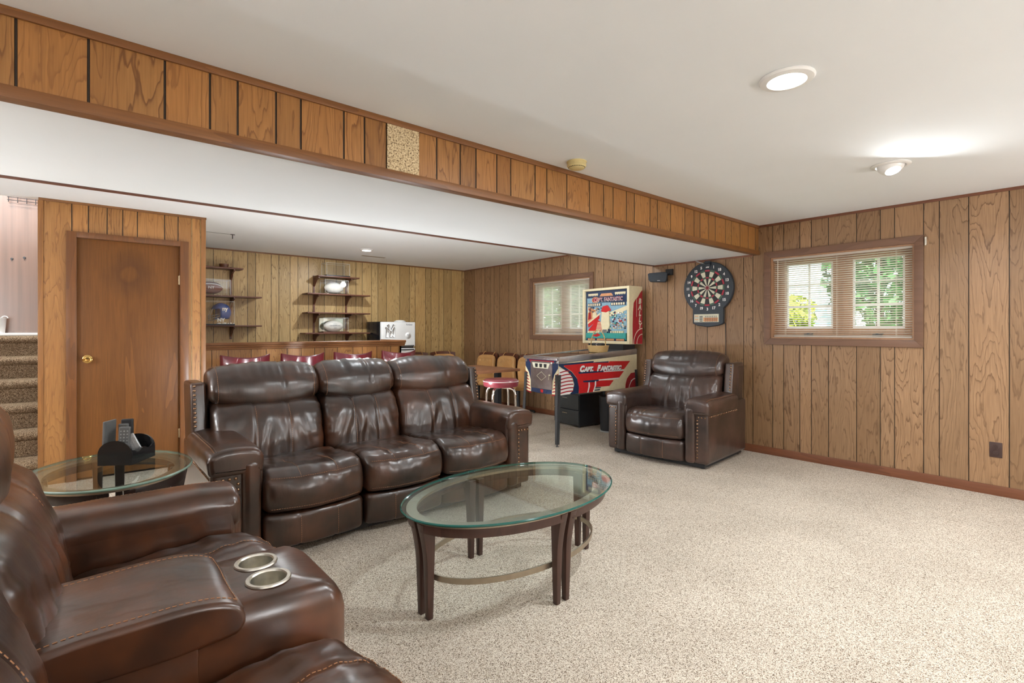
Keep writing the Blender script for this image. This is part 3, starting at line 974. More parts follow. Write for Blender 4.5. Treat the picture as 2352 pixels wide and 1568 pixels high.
def make_back(parent, x0, x1, lm, seed=0, ztop=1.03, dy=0.0, low=0.43, pdy=0.0, pz=0.0):
    c = (x0 + x1) / 2
    hw = (x1 - x0) / 2
    # lumbar pad
    prof = [(0.70, low), (0.70, 0.60), (0.74, 0.80), (0.63, 0.795), (0.558, 0.76), (0.508, 0.69), (0.474, 0.59), (0.458, 0.50), (0.475, low - 0.01), (0.56, low - 0.03)]
    def disp(s, u, a, b, n):
        d = 0
        if n.x < 0.1:
            for us in (-0.30, 0.30):
                d -= 0.008 * math.exp(-((u - us) * hw / 0.011) ** 2)
            m = math.exp(-((b - 0.56) / 0.12) ** 2)
            d += 0.017 * m * noise.noise(Vector((s * 19 + seed * 5 + b * 6 * (1 if u > 0 else -1), b * 4 + a * 2, seed)))
            e = max(0.0, abs(u) - 0.6) / 0.4
            d += 0.012 * e * noise.noise(Vector((s * 6, b * 34 + seed, seed)))
            d += 0.006 * noise.noise(Vector((s * 7 + seed, b * 9, 0.3)))
        return d
    def deform(s, u, a, b):
        w = max(0.0, min(1.0, (0.72 - a) / 0.25))
        return s, a + dy + 0.03 * u * u * w, b - (0.03 * (1 - u * u) if b < 0.5 else 0.0) + pz * max(0, min(1, (b - 0.58) / 0.2))
    L = Loft(prof, x0 + 0.006, x1 - 0.006, 0.055, 44, 72, deform, disp)
    o = L.mesh('back_cushion', lm, parent)
    mb = MB()
    i1, i2 = L.nearest(0.558, 0.77), L.nearest(0.465, 0.45)
    for us in (-0.30, 0.30):
        ta, tb = sorted((i1, i2))
        if tb - ta > L.nt / 2: ta, tb = tb, ta + L.nt
        dashes(mb, L.path_t(c + us * hw + 0.007, ta, tb))
    mb.build('stitching', M['thread'], o)
    # head pillow
    z0 = 0.755
    H = ztop
    prof = [(0.84, z0 + 0.03), (0.86, H - 0.10), (0.83, H - 0.03), (0.76, H), (0.69, H - 0.012), (0.625, H - 0.06), (0.582, H - 0.13), (0.575, z0 + 0.05), (0.60, z0 + 0.005), (0.66, z0 - 0.005), (0.75, z0 + 0.0)]
    def disp2(s, u, a, b, n):
        e = max(0.0, abs(u) - 0.45) / 0.55
        d = 0.007 * noise.noise(Vector((s * 5 + seed, b * 6, a * 6)))
        d += 0.006 * e * noise.noise(Vector((s * 6, b * 30 + seed, a * 30)))
        if b > H - 0.09:
            d += 0.007 * pleat(s * 1.5 + seed, seed + 2)
        d -= 0.006 * math.exp(-((u - 0.28) * hw / 0.009) ** 2) if b > 0.88 else 0
        return d
    def deform2(s, u, a, b):
        k = (b - z0) / (H - z0)
        up = 0.045 * (u * u) * (1 - max(0, min(1, k)))        # lower edge smiles
        dn = -0.035 * (abs(u) ** 3.5) * max(0, min(1, k))
        return s, a + dy + pdy + 0.03 * u * u * max(0, min(1, (0.8 - a) / 0.2)), b + up + dn - 0.018 * (1 - k) * (1 - u * u) + pz
    L = Loft(prof, x0, x1, 0.045, 44, 64, deform2, disp2)
    o = L.mesh('head_pillow', lm, parent)
    mb = MB()
    t0, t1 = L.nearest(0.60, z0 + 0.01), L.nearest(0.83, H - 0.03)
    for sg in (-1, 1):
        s = c + sg * (hw - 0.045)
        ta, tb = sorted((t0, t1))
        if tb - ta > L.nt / 2: ta, tb = tb, ta + L.nt
        dashes(mb, L.path_t(s, ta, tb))
    mb.build('stitching', M['thread'], o)

def make_arm(parent, xi, xo, lm, depth=0.93, pad_end=0.66, trim_side=True):
    """xi inner x, xo outer x of the arm body"""
    sg = 1 if xo > xi else -1
    a0, a1 = min(xi, xo), max(xi, xo)
    body = rbox(min(xi + sg * 0.01, xo), max(xi + sg * 0.01, xo), 0.005, depth, 0.05, 0.565, 'arm_panel', lm, parent, 0.03, 4)
    # top pad: rolls down the inner side to the seat, slight overhang outside
    X = lambda v: xi + sg * v
    w = abs(xo - xi)
    prof = [(X(-0.006), 0.50), (X(-0.008), 0.585), (X(0.03), 0.628), (X(w * 0.5), 0.638), (X(w - 0.03), 0.628), (X(w + 0.014), 0.60), (X(w + 0.016), 0.53), (X(w - 0.004), 0.488), (X(w * 0.5), 0.483), (X(0.02), 0.482)]
    def deform(s, u, a, b):
        k = max(0.0, (s - 0.45) / 0.3)
        return s, a, b + (0.004 * k if b > 0.58 else 0) - 0.014 * max(0, 1 - (s + 0.03) / 0.14) * (1 if b > 0.58 else 0)
    L = Loft(prof, -0.022, pad_end, 0.03, 30, 64, deform, lambda s, u, a, b, n: 0.004 * noise.noise(Vector((s * 6, a * 8, b * 8))), mapf=lambda s, a, b: (a, s, b))
    o = L.mesh('arm_pad', lm, parent)
    mb = MB()
    i1, i2 = L.nearest(X(0.02), 0.622), L.nearest(X(w - 0.012), 0.622)
    dashes(mb, L.path_s(i2, 0.0, pad_end - 0.03))
    mb.tube(L.path_s(i2 - 1, -0.005, pad_end - 0.02, 40, 0.0008), 0.0018, 6, 1)
    mb.build('stitching', [M['thread'], lm], o)
    prof = [(X(-0.002), 0.36), (X(-0.010), 0.46), (X(-0.008), 0.57), (X(0.02), 0.60), (X(0.05), 0.56), (X(0.055), 0.44), (X(0.04), 0.34)]
    Lb = Loft(prof, 0.0, depth - 0.2, 0.02, 24, 40, None, lambda s, u, a, b, n: 0.004 * noise.noise(Vector((s * 6, a * 8, b * 8))), mapf=lambda s, a, b: (a, s, b))
    Lb.mesh('inner_arm_pad', lm, parent)
    # inner front roll running down from the pad
    r0, r1 = (xi + sg * 0.004, xi + sg * 0.096)
    ra, rb = min(r0, r1), max(r0, r1)
    prof = [(ra, 0.06), (ra - 0.0, -0.005), (ra + 0.025, -0.026), (rb - 0.03, -0.026), (rb - 0.003, -0.012), (rb, 0.03), (rb - 0.02, 0.08)]
    L2 = Loft(prof, 0.052, 0.555, 0.03, 24, 40, None, lambda s, u, a, b, n: 0.002 * noise.noise(Vector((s * 9, a * 9, b * 9))), mapf=lambda s, a, b: (a, b, s))
    L2.mesh('arm_front_roll', lm, parent)
    mb = MB()
    xn = xi + sg * 0.114
    nailrow(mb, [(xo - sg * 0.025, 0.003, 0.466), (xn, 0.003, 0.466)], (0, -1, 0))
    nailrow(mb, [(xn, 0.003, 0.466 - 0.03), (xn, 0.003, 0.08)], (0, -1, 0))
    if trim_side:
        nailrow(mb, [(xo + sg * 0.001, 0.05, 0.472), (xo + sg * 0.001, 0.66, 0.472)], (sg, 0, 0))
    lab(mb.build('nailhead_trim', M['nail'], parent), 'row of antique brass nailheads')

def make_wing(parent, xa, xb, lm, sg):
    """upright side wing of the back; nailheads run down its front edge"""
    def fn(x, y, z):
        return (x, y + (z - 0.5) * 0.16, z)
    rbox(xa, xb, 0.60, 0.86, 0.50, 0.92, 'back_wing', lm, parent, 0.022, 4, fn)
    mb = MB()
    xm = xb - 0.022 if sg > 0 else xa + 0.022
    nailrow(mb, [fn(xm, 0.597, 0.90), fn(xm, 0.597, 0.64)], (0, -1, 0.16), 0.027)
    lab(mb.build('nailhead_trim', M['nail'], parent), 'row of antique brass nailheads')

def make_console(parent, x0, x1, lm, dy=-0.03):
    c = (x0 + x1) / 2
    W = (x1 - x0) / 2 - 0.004
    bm = MB()
    # body with two cup holes in its top
    y0, y1, zt, zb = -0.06 + dy, 0.30 + dy, 0.59, 0.07
    cups = [(c - 0.062, 0.115 + dy), (c + 0.062, 0.115 + dy)]
    bmm = bm.bm
    rc = 0.045
    out, n = [], 0
    r = 0.05
    pts = []
    for cx, cy, a0 in ((c + W - r, y0 + r, -PI / 2), (c + W - 0.01, y1 - 0.01, 0), (c - W + 0.01, y1 - 0.01, PI / 2), (c - W + r, y0 + r, PI)):
        rr = r if cy < 0.2 else 0.002
        for k in range(6):
            a = a0 + PI / 2 * k / 5
            pts.append((cx + rr * math.cos(a), cy + rr * math.sin(a)))
    def inset(p, d):
        return (c + (p[0] - c) * (1 - d / W), (y0 + y1) / 2 + (p[1] - (y0 + y1) / 2) * (1 - d / ((y1 - y0) / 2)))
    rings = [(0.0, zb, 0), (0.0, zt - 0.05, 0), (0.006, zt - 0.022, 1), (0.018, zt - 0.006, 1), (0.034, zt, 1)]
    R = []
    for d, z, k in rings:
        ring = []
        for p in pts:
            q = inset(p, d)
            # the front slopes down and forward
            zz = z - (0.045 * max(0, (0.06 + dy - q[1]) / 0.12) ** 2 if z > 0.4 else 0)
            ring.append(bmm.verts.new((q[0], q[1], zz)))
        R.append(ring)
    for a, b in zip(R, R[1:]):
        for i in range(len(pts)):
            bm.face([a[i], a[(i + 1) % len(pts)], b[(i + 1) % len(pts)], b[i]])
    edges = [bmm.edges.get((R[-1][i], R[-1][(i + 1) % len(pts)])) for i in range(len(pts))]
    for cx, cy in cups:
        cv = [bmm.verts.new((cx + rc * math.cos(k * PI / 12), cy + rc * math.sin(k * PI / 12), zt)) for k in range(24)]
        edges += [bmm.edges.new((cv[k], cv[(k + 1) % 24])) for k in range(24)]
    bmesh.ops.triangle_fill(bmm, use_beauty=True, use_dissolve=False, edges=edges)
    body = bm.build('console', lm, parent, smooth=60)
    rbox(c - W, c + W, 0.262, 0.68, 0.07, 0.540, 'console_box', lm, parent, 0.005)
    for cx, cy in cups:
        mb = MB()
        mb.lathe([(0.0005, -0.07), (0.038, -0.07), (0.041, -0.066), (0.0428, -0.060), (0.0435, 0.0), (0.046, 0.004), (0.054, 0.004), (0.056, 0.0), (0.052, -0.002)], (cx, cy, zt + 0.001), 36, cap=False)
        lab(mb.build('cup_holder', M['steel'], parent, smooth=25), 'brushed steel cup holder')
    # padded lid
    prof = [(0.20, 0.528), (0.168, 0.545), (0.163, 0.572), (0.18, 0.602), (0.25, 0.624), (0.40, 0.628), (0.54, 0.621), (0.615, 0.602), (0.62, 0.55), (0.40, 0.525)]
    L = Loft(prof, x0 + 0.002, x1 - 0.002, 0.014, 30, 60, None, lambda s, u, a, b, n: 0.004 * noise.noise(Vector((s * 7, a * 7, b * 7))))
    o = L.mesh('console_lid', lm, parent)
    mb = MB()
    i1, i2 = L.nearest(0.18, 0.602), L.nearest(0.60, 0.608)
    ta, tb = sorted((i1, i2))
    if tb - ta > L.nt / 2: ta, tb = tb, ta + L.nt
    for sg in (-1, 1):
        dashes(mb, L.path_t(c + sg * (W - 0.032), ta, tb), 0.0010)
    dashes(mb, L.path_s(i1, x0 + 0.03, x1 - 0.03), 0.0010)
    mb.build('stitching', M['thread'], o)

def seating(name, loc, rz, seats, backs, arms, lm, console=None, wings=(), ztop=1.03, depth=0.95, bulge=0.06, seat_dy=0.0, back_dy=0.0, pillow_dy=0.0, pillow_dz=0.0):
    root = empty(name, loc, rz)
    x0 = min(a[1] for a in arms); x1 = max(a[1] for a in arms)
    x0, x1 = min(min(a) for a in arms), max(max(a) for a in arms)
    mb = MB(); mb.box(x0 + 0.05, x1 - 0.05, 0.05, depth - 0.05, 0.012, 0.08)
    for fx in (x0 + 0.08, x1 - 0.08):
        for fy_ in (0.09, depth - 0.1):
            mb.lathe([(0.022, 0.0), (0.022, 0.012)], (fx, fy_, 0), 12)
    mb.build('base', M['black'], root)
    def shell(x, y, z):
        return (x, y + (z - 0.3) * 0.10, z)
    rbox(x0 + 0.03, x1 - 0.03, 0.70, depth - 0.07, 0.07, 0.90, 'back_shell', lm, root, 0.04, 4, shell)
    for k, (a, b) in enumerate(seats):
        make_seat(root, a, b, lm, bulge, k * 3.1 + len(name), dy=seat_dy)
    for k, (a, b) in enumerate(backs):
        make_back(root, a, b, lm, k * 2.3 + len(name), ztop, back_dy, pdy=pillow_dy, pz=pillow_dz)
    for xi, xo in arms:
        make_arm(root, xi, xo, lm, depth - 0.06)
    for xa, xb, sg in wings:
        make_wing(root, xa, xb, lm, sg)
    if console:
        make_console(root, *console, lm)
    return root

# three-seat sofa facing the camera side (local front = -y)
sofa = seating('reclining_sofa', (1.62, 2.98, 0), 0.0,
               seats=[(-0.86, -0.28), (-0.28, 0.285), (0.285, 0.87)],
               backs=[(-1.0, -0.325), (-0.325, 0.25), (0.25, 0.965)],
               arms=[(-0.86, -1.10), (0.87, 1.10)], lm=M['leather'],
               wings=[(-1.095, -1.01, -1), (0.985, 1.07, 1)], ztop=1.03)
tag(sofa, 'long brown leather three-seat reclining sofa with nailhead trim in the room centre', 'sofa')
rec = seating('recliner_chair', (4.165, 2.825, 0), math.radians(-85), seats=[(-0.31, 0.31)], backs=[(-0.385, 0.385)],
              arms=[(-0.31, -0.52), (0.31, 0.52)], lm=M['leather_grey'], wings=[(-0.485, -0.40, -1), (0.40, 0.485, 1)], ztop=1.03)
tag(rec, 'single brown leather recliner standing under the dartboard by the wall', 'armchair')
love = seating('console_loveseat', (0.47, 1.50, 0), math.radians(90),
               seats=[(0.19, 0.715), (-0.70, -0.175)], backs=[(-0.15, 0.80), (-0.95, -0.155)],
               arms=[(0.715, 0.93), (-0.70, -0.92)], lm=M['leather_red'], console=(-0.175, 0.19), ztop=1.055, seat_dy=-0.03, back_dy=0.018, pillow_dy=0.012, pillow_dz=0.05)
tag(love, 'brown leather loveseat with padded centre console and steel cup holders', 'sofa')

# ================================================================== oval glass tables
def oval_table(name, loc, rz, a, b, h, wood, legs, ea, eb, gap, foot_in=0.03, strip=True, edge='glass_edge'):
    """a, b glass half axes; ea, eb half axes of the wooden apron; legs: pairs at the four ends of the axes"""
    root = empty(name, loc, rz)
    # glass
    mb = MB()
    n = 96
    rings, th = [], 0.012
    for da, z in ((0.006, h - th), (0.0, h - th + 0.004), (0.0, h - 0.004), (0.005, h)):
        rings.append([(x, y, z) for x, y in ell(0, 0, a - da, b - da, n)])
    R = [mb.vs(r) for r in rings]
    for p, q in zip(R, R[1:]):
        for i in range(n):
            mb.face([p[i], p[(i + 1) % n], q[(i + 1) % n], q[i]], 1)
    mb.face(R[-1], 0)
    mb.face(R[0][::-1], 0)
    g = lab(mb.build('glass_top', [M['glass_top'], M[edge]], root, smooth=12), 'clear oval glass top with green edge')
    # inner metal ring under the glass
    mb = MB()
    for (k0, k1) in ((0.028, 0.075),):
        o_, i_ = ell(0, 0, a - k0, b - k0, n), ell(0, 0, a - k1, b - k1, n)
        A = mb.vs([(x, y, h - th - 0.001) for x, y in o_]); B = mb.vs([(x, y, h - th - 0.001) for x, y in i_])
        A2 = mb.vs([(x, y, h - th - 0.014) for x, y in o_]); B2 = mb.vs([(x, y, h - th - 0.014) for x, y in i_])
        for i in range(n):
            j = (i + 1) % n
            mb.face([A[i], A[j], B[j], B[i]]); mb.face([A2[i], B2[i], B2[j], A2[j]]); mb.face([A[i], A2[i], A2[j], A[j]]); mb.face([B[i], B[j], B2[j], B2[i]])
    mb.build('ring_frame', M['bronze'], root)
    # four wooden quadrants, a gap between each: apron with a leg at both ends
    for q in range(4):
        t0, t1 = q * PI / 2, (q + 1) * PI / 2
        # keep gap wide at the axis ends
        def ang(tt, sgn):
            x, y = ea * math.cos(tt), eb * math.sin(tt)
            sp = math.hypot(ea * math.sin(tt), eb * math.cos(tt))
            return tt + sgn * gap / sp
        ta, tb = ang(t0, 1), ang(t1, -1)
        m = 20
        mb = MB()
        o_ = ell(0, 0, ea, eb, m, ta, tb)
        i_ = ell(0, 0, ea - 0.022, eb - 0.022, m, ta, tb)
        zt, zb = h - th - 0.015, h - th - 0.055
        rg = [[(*o_[k], zt), (*o_[k], zb), (*i_[k], zb), (*i_[k], zt)] for k in range(m)]
        mb.rings(rg)
        mb.build('apron', wood, root, bevel=0.002)
        for tt, sgn in ((ta, 1), (tb, -1)):
            x, y = ea * math.cos(tt), eb * math.sin(tt)
            nx, ny = math.cos(tt) / ea, math.sin(tt) / eb
            l = math.hypot(nx, ny); nx, ny = nx / l, ny / l
            if abs(math.cos(tt)) > 0.7: nx, ny = math.copysign(1, math.cos(tt)), 0.0
            else: nx, ny = 0.0, math.copysign(1, math.sin(tt))
            tx, ty = -ny, nx
            mb = MB()
            rg = []
            H = zb + 0.038
            for k in range(13):
                f = k / 12
                z = H * f
                fl_ = max(0.0, (f - 0.55) / 0.45) ** 1.7
                inner = -foot_in - 0.030 - 0.006 * f
                outer = -foot_in - 0.004 + 0.012 * f + (foot_in + 0.004 - 0.012 + 0.006) * fl_
                w = 0.012 + 0.009 * f
                dp = (outer - inner) / 2
                off = (outer + inner) / 2
                cx, cy = x + nx * off, y + ny * off
                rg.append([(cx + tx * i * w + nx * j * dp, cy + ty * i * w + ny * j * dp, z) for i, j in ((-1, -1), (1, -1), (1, 1), (-1, 1))])
            mb.rings(rg)
            mb.build('leg', wood, root, bevel=0.003, smooth=30)
        if strip:
            mb = MB()
            sa, sb = ea - foot_in - 0.045, eb - foot_in - 0.045
            mb2 = ell(0, 0, sa, sb, 26, t0 + gap * 1.0 / sa, t1 - gap * 1.0 / sa)
            rg = []
            for k, (x, y) in enumerate(mb2):
                l = math.hypot(x / sa ** 2, y / sb ** 2); nx, ny = x / sa ** 2 / l, y / sb ** 2 / l
                rg.append([(x + nx * 0.004, y + ny * 0.004, 0.185), (x + nx * 0.004, y + ny * 0.004, 0.16), (x - nx * 0.004, y - ny * 0.004, 0.16), (x - nx * 0.004, y - ny * 0.004, 0.185)])
            mb.rings(rg)
            mb.build('stretcher', M['bronze'], root)
    return root
ct = oval_table('coffee_table', (1.683, 1.962, 0), math.radians(2.0), 0.61, 0.40, 0.452, M['espresso'], 4, 0.575, 0.365, 0.03, 0.03)
tag(ct, 'oval glass coffee table with paired dark wooden legs standing on the carpet', 'table')
et = oval_table('end_table', (0.126, 3.07, 0), 0, 0.322, 0.395, 0.594, M['espresso_dark'], 4, 0.295, 0.365, 0.045, 0.03, strip=False, edge='glass_edge_pale')
tag(et, 'oval glass end table beside the sofa arm holding the remote caddy', 'table')

# ---- remote caddy
cad = empty('remote_caddy', (0.20, 3.045, 0.595), math.atan2(0.155, 0.106) - PI / 2)
tag(cad, 'black wooden remote caddy with arched ends on the oval end table', 'caddy')
# local +y along its length, x across (to the left of length)
W_, L_ = 0.152, 0.19
arch = [(0, 0), (-W_, 0), (-W_, 0.055)] + [(-W_ / 2 - W_ / 2 * math.cos(t), 0.055 + 0.062 * math.sin(t)) for t in [PI * k / 16 for k in range(1, 16)]] + [(0, 0.055)]
for y0 in (0.0, L_ - 0.008):
    mb = MB(); mb.prism(arch, y0, y0 + 0.008, lambda a, b, d: (a, d, b + 0.004))
    mb.build('end_panel', M['blackgloss'], cad)
mb = MB(); mb.box(-W_ + 0.002, -0.002, 0.008, L_ - 0.008, 0.004, 0.010)
for fx in (-W_ + 0.02, -0.02):
    for fy_ in (0.02, L_ - 0.02):
        mb.lathe([(0.008, 0), (0.008, 0.004)], (fx, fy_, 0), 10)
mb.build('bottom_board', M['blackgloss'], cad)
wave = [(0.008, 0.0)] + [(L_ - 0.008, 0.0)] + [(L_ - 0.008 - (L_ - 0.016) * k / 20, 0.062 + 0.007 * math.cos(4 * PI * k / 20)) for k in range(21)]
for x0 in (-0.006, -W_):
    mb = MB(); mb.prism(wave, x0, x0 + 0.006, lambda a, b, d: (d, a, b + 0.004))
    mb.build('side_panel', M['blackgloss'], cad)
mb = MB(); mb.box(-W_ / 2 - 0.003, -W_ / 2 + 0.003, 0.008, L_ - 0.008, 0.010, 0.07)
mb.build('divider', M['blackgloss'], cad)

def remote(name, lx, ly, w, t, h, tilt, yaw, mat, label, buttons=True, cat='remote control'):
    r = empty(name)
    m = cad.matrix_basis
    p = Matrix.Rotation(cad.rotation_euler.z, 4, 'Z') @ Vector((lx, ly, 0.0105))
    r.location = (cad.location.x + p.x, cad.location.y + p.y, cad.location.z + p.z)
    r.rotation_euler = (math.radians(tilt[0]), math.radians(tilt[1]), cad.rotation_euler.z + yaw)
    mb = MB(); mb.box(-w / 2, w / 2, -t / 2, t / 2, 0.003, h)
    mb.build('remote_body', mat, r, bevel=min(0.006, t * 0.3), seg=3)
    if buttons:
        mb = MB()
        for i in range(3):
            for j in range(7):
                mb.lathe([(0.0035, 0), (0.003, 0.0015)], (-w * 0.28 + i * w * 0.28, h - 0.02 - j * h * 0.09, t / 2), 8, fn=lambda x, y, z: (x, -z, y))
        mb.build('buttons', M['silver'], r)
    return tag(r, label, cat, 'remotes in the black caddy')
remote('tablet_case', -0.140, 0.056, 0.085, 0.010, 0.20, (2, 0), PI / 2, M['remote'], 'thin flat silver-edged device standing leftmost in the black caddy', False, 'device')
remote('remote_control', -0.112, 0.155, 0.05, 0.022, 0.19, (0, 0), 0.3, M['black'], 'broad black remote at the back of the caddy', False)
remote('remote_control', -0.06, 0.035, 0.046, 0.022, 0.17, (-3, 2), 0.3, M['remote'], 'grey remote with rows of buttons at the front of the caddy')
remote('remote_control', -0.100, 0.105, 0.04, 0.02, 0.175, (0, 0), 0.2, M['remote'], 'plain dark grey remote between the taller ones')
remote('remote_control', -0.03, 0.13, 0.04, 0.016, 0.13, (-4, -24), 0.5, M['silver'], 'small silver-tipped remote leaning to the right in the caddy')

# ================================================================== pinball machine
PB = empty('pinball_machine', (3.9, 3.86, 0), math.radians(-93.4))
tag(PB, 'vintage red and cream pinball machine with tall lit backbox by the window', 'pinball machine')
PW, PL = 0.56, 1.32
# cabinet body: side outline in (y, z)
mb = MB()
sideo = [(0.03, 0.545), (0.03, 0.895), (0.035, 0.905), (PL, 0.96), (PL, 0.53)]
mb.prism(sideo, -PW, 0.0, lambda a, b, d: (d, a, b))
mb.build('cabinet', M['cream'], PB)
mb = MB()
for x0, x1 in ((-PW - 0.004, -PW + 0.03), (-0.03, 0.004)):
    mb.prism([(0.025, 0.88), (0.025, 0.947), (PL, 1.015), (PL, 0.947)], x0, x1, lambda a, b, d: (d, a, b))
mb.box(-PW - 0.004, 0.004, 0.0, 0.05, 0.915, 0.95)
mb.build('side_rail', M['siderail'], PB, bevel=0.003)
# playfield and its glass
mb = MB(); mb.prism([(0.05, 0.86), (0.05, 0.885), (1.06, 0.93), (1.06, 0.905)], -PW + 0.03, -0.03, lambda a, b, d: (d, a, b))
mb.build('playfield', M['skyblue'], PB)
rp = random.Random(3)
mb = MB()
for k in range(22):
    x, y = -rp.uniform(0.07, PW - 0.07), rp.uniform(0.2, 1.0)
    z = 0.885 + 0.045 * (y - 0.05)
    mb.lathe([(0.018, 0), (0.018, 0.012), (0.024, 0.014), (0.022, 0.02)], (x, y, z - 0.002), 12, mi=rp.randrange(4))
mb.build('bumpers', [M['red'], M['cream'], M['orange'], M['teal']], PB)
mb = MB(); mb.prism([(0.05, 0.938), (0.05, 0.942), (1.06, 0.993), (1.06, 0.989)], -PW + 0.03, -0.03, lambda a, b, d: (d, a, b))
lab(mb.build('playfield_glass', glass_mat('pinball glass', (0.9, 0.92, 0.93), 0.03, 0.35), PB), 'glossy glass sheet over the playfield')
mb = MB(); mb.box(-PW, 0.0, 1.06, PL, 0.95, 1.005)
mb.build('hinge_board', M['black'], PB, bevel=0.004)
# side artwork, painted on the right side
side_fn = lambda a, b, d: (0.0 + d, a, b)
ART = [('navy', [(0.031, 0.879), (0.576, 0.891), (0.563, 0.876), (0.821, 0.879), (0.812, 0.863), (0.117, 0.847), (0.039, 0.85)]),
       ('red', [(0.109, 0.859), (0.529, 0.871), (0.821, 0.863), (0.83, 0.878), (1.195, 0.868), (1.088, 0.776), (0.739, 0.764), (0.318, 0.773), (0.294, 0.804)]),
       ('red', [(0.109, 0.859), (0.294, 0.804), (0.335, 0.766), (0.401, 0.676), (0.486, 0.656), (0.469, 0.542), (0.335, 0.54), (0.335, 0.6), (0.31, 0.708), (0.229, 0.789), (0.125, 0.841)]),
       ('red', [(0.318, 0.767), (1.083, 0.753), (0.997, 0.678), (0.659, 0.676), (0.401, 0.673)]),
       ('red', [(0.469, 0.657), (0.651, 0.664), (0.904, 0.655), (0.83, 0.591), (0.581, 0.592), (0.563, 0.541), (0.469, 0.542)]),
       ('navy', [(0.039, 0.862), (0.117, 0.844), (0.229, 0.783), (0.31, 0.702), (0.335, 0.612), (0.331, 0.541), (0.197, 0.542), (0.245, 0.576), (0.265, 0.646), (0.237, 0.724), (0.173, 0.786), (0.07, 0.837)]),
       ('white', [(0.039, 0.833), (0.133, 0.803), (0.221, 0.737), (0.257, 0.646), (0.237, 0.571), (0.197, 0.545), (0.07, 0.54), (0.045, 0.54)]),
       ('navy', [(0.327, 0.778), (0.731, 0.774), (0.731, 0.758), (0.335, 0.757)]),
       ('white', [(0.731, 0.768), (1.09, 0.766), (1.083, 0.755), (0.731, 0.757)]),
       ('navy', [(0.401, 0.676), (0.651, 0.675), (0.651, 0.663), (0.598, 0.649), (0.406, 0.659)]),
       ('white', [(0.651, 0.676), (0.997, 0.68), (0.985, 0.668), (0.651, 0.663)]),
       ('navy', [(0.589, 0.591), (0.695, 0.587), (0.673, 0.576), (0.585, 0.579)]),
       ('navy', [(0.581, 0.564), (0.673, 0.567), (0.664, 0.552), (0.576, 0.553)]),
       ('white', [(0.486, 0.653), (0.503, 0.652), (0.507, 0.612), (0.482, 0.538), (0.465, 0.54), (0.486, 0.607)]),
       ('white', [(0.589, 0.661), (0.605, 0.661), (0.607, 0.618), (0.572, 0.541), (0.556, 0.541), (0.585, 0.607)]),
       ('darkred', [(1.318, 0.73), (1.21, 0.721), (1.141, 0.66), (1.112, 0.591), (1.11, 0.537), (1.318, 0.531)]),
       ('white', [(1.31, 0.648), (1.259, 0.644), (1.22, 0.623), (1.185, 0.574), (1.171, 0.536), (1.161, 0.536), (1.178, 0.58), (1.21, 0.634), (1.259, 0.656), (1.31, 0.660)])]
names = ['cream', 'red', 'navy', 'white', 'darkred']
mb = MB()
for k, (cn, poly) in enumerate(ART):
    mb.prism(poly, 0.0, 0.0008 + 0.0002 * k, side_fn, names.index(cn))
# red stripes of the fan
for k in range(7):
    zc = 0.79 - k * 0.037
    half = 0.2 * math.sqrt(max(0.05, 1 - ((zc - 0.62) / 0.23) ** 2))
    p = [(0.05, zc - 0.012), (0.05, zc - 0.002)] + [(0.05 + (half - 0.0) * q / 6, zc - 0.002 + 0.016 * math.sin(PI * q / 9)) for q in range(1, 7)] + \
        [(0.05 + (half - 0.0) * q / 6, zc - 0.014 + 0.016 * math.sin(PI * q / 9)) for q in range(6, 0, -1)]
    mb.prism(p, 0.0, 0.0048, side_fn, 4)
art = mb.build('side_artwork', [M[n] for n in names], PB, recalc=True)
def place_text(mb, txt, size, fn, mi=0, **k):
    me = text_mesh(txt, size, **k)
    mb.add_mesh(me, fn, mi)
    bpy.data.meshes.remove(me)
mb = MB()
def tfn(dx, dz, d, sx=1.0):
    return lambda x, y, z: (0.0052 + d, 0.685 + dx + x * sx, 0.806 + dz + y + x * -0.010)
for dx, dz, d, mi in ((0.005, -0.004, 0.0, 1), (0.0, 0.0, 0.0006, 0)):
    fnA = tfn(dx, dz, d, 1.0)
    place_text(mb, 'C', 0.088, lambda x, y, z: fnA(x - 0.312, y - 0.002, z), mi, shear=0.3, bold=0.0068)
    place_text(mb, 'APT.', 0.066, lambda x, y, z: fnA(x * 1.05 - 0.200, y - 0.008, z), mi, shear=0.3, bold=0.0058)
    place_text(mb, 'F', 0.088, lambda x, y, z: fnA(x - 0.045, y - 0.002, z), mi, shear=0.3, bold=0.0068)
    place_text(mb, 'ANTASTIC', 0.066, lambda x, y, z: fnA(x * 1.09 + 0.165, y - 0.008, z), mi, shear=0.3, bold=0.0058)
mb.build('lettering', [M['white'], M['navy']], art, recalc=False)

# front panel
front_fn = lambda a, b, d: (-a, 0.03 - d, b)
mb = MB()
mb.prism([(0.0, 0.545), (0.0, 0.915), (PW, 0.915), (PW, 0.545), (0.42, 0.545), (0.34, 0.537), (0.19, 0.54), (0.12, 0.545)], 0.0, 0.001, front_fn, 1)
mb.prism([(0.06, 0.905), (0.50, 0.905), (0.47, 0.87), (0.09, 0.87)], 0.0, 0.0016, front_fn, 0)
for sx in (0, 1):
    X = (lambda v: v) if sx == 0 else (lambda v: PW - v)
    mb.prism([(X(0.0), 0.83), (X(0.06), 0.76), (X(0.10), 0.66), (X(0.10), 0.545), (X(0), 0.545)], 0.0, 0.0016, front_fn, 2)
    for k in range(7):
        z = 0.775 - k * 0.036
        w = 0.045 + 0.0095 * k
        mb.prism([(X(0.0), z), (X(min(0.1, w)), z - 0.022), (X(min(0.1, w)), z - 0.034), (X(0.0), z - 0.014)], 0.0, 0.0022, front_fn, 3)
mb.build('front_artwork', [M['darkred'], M['navy'], M['cream'], M['darkred']], PB)
cd = MB(); cd.prism([(0.09, 0.59), (0.09, 0.895), (0.455, 0.895), (0.455, 0.59)], 0.0, 0.012, front_fn)
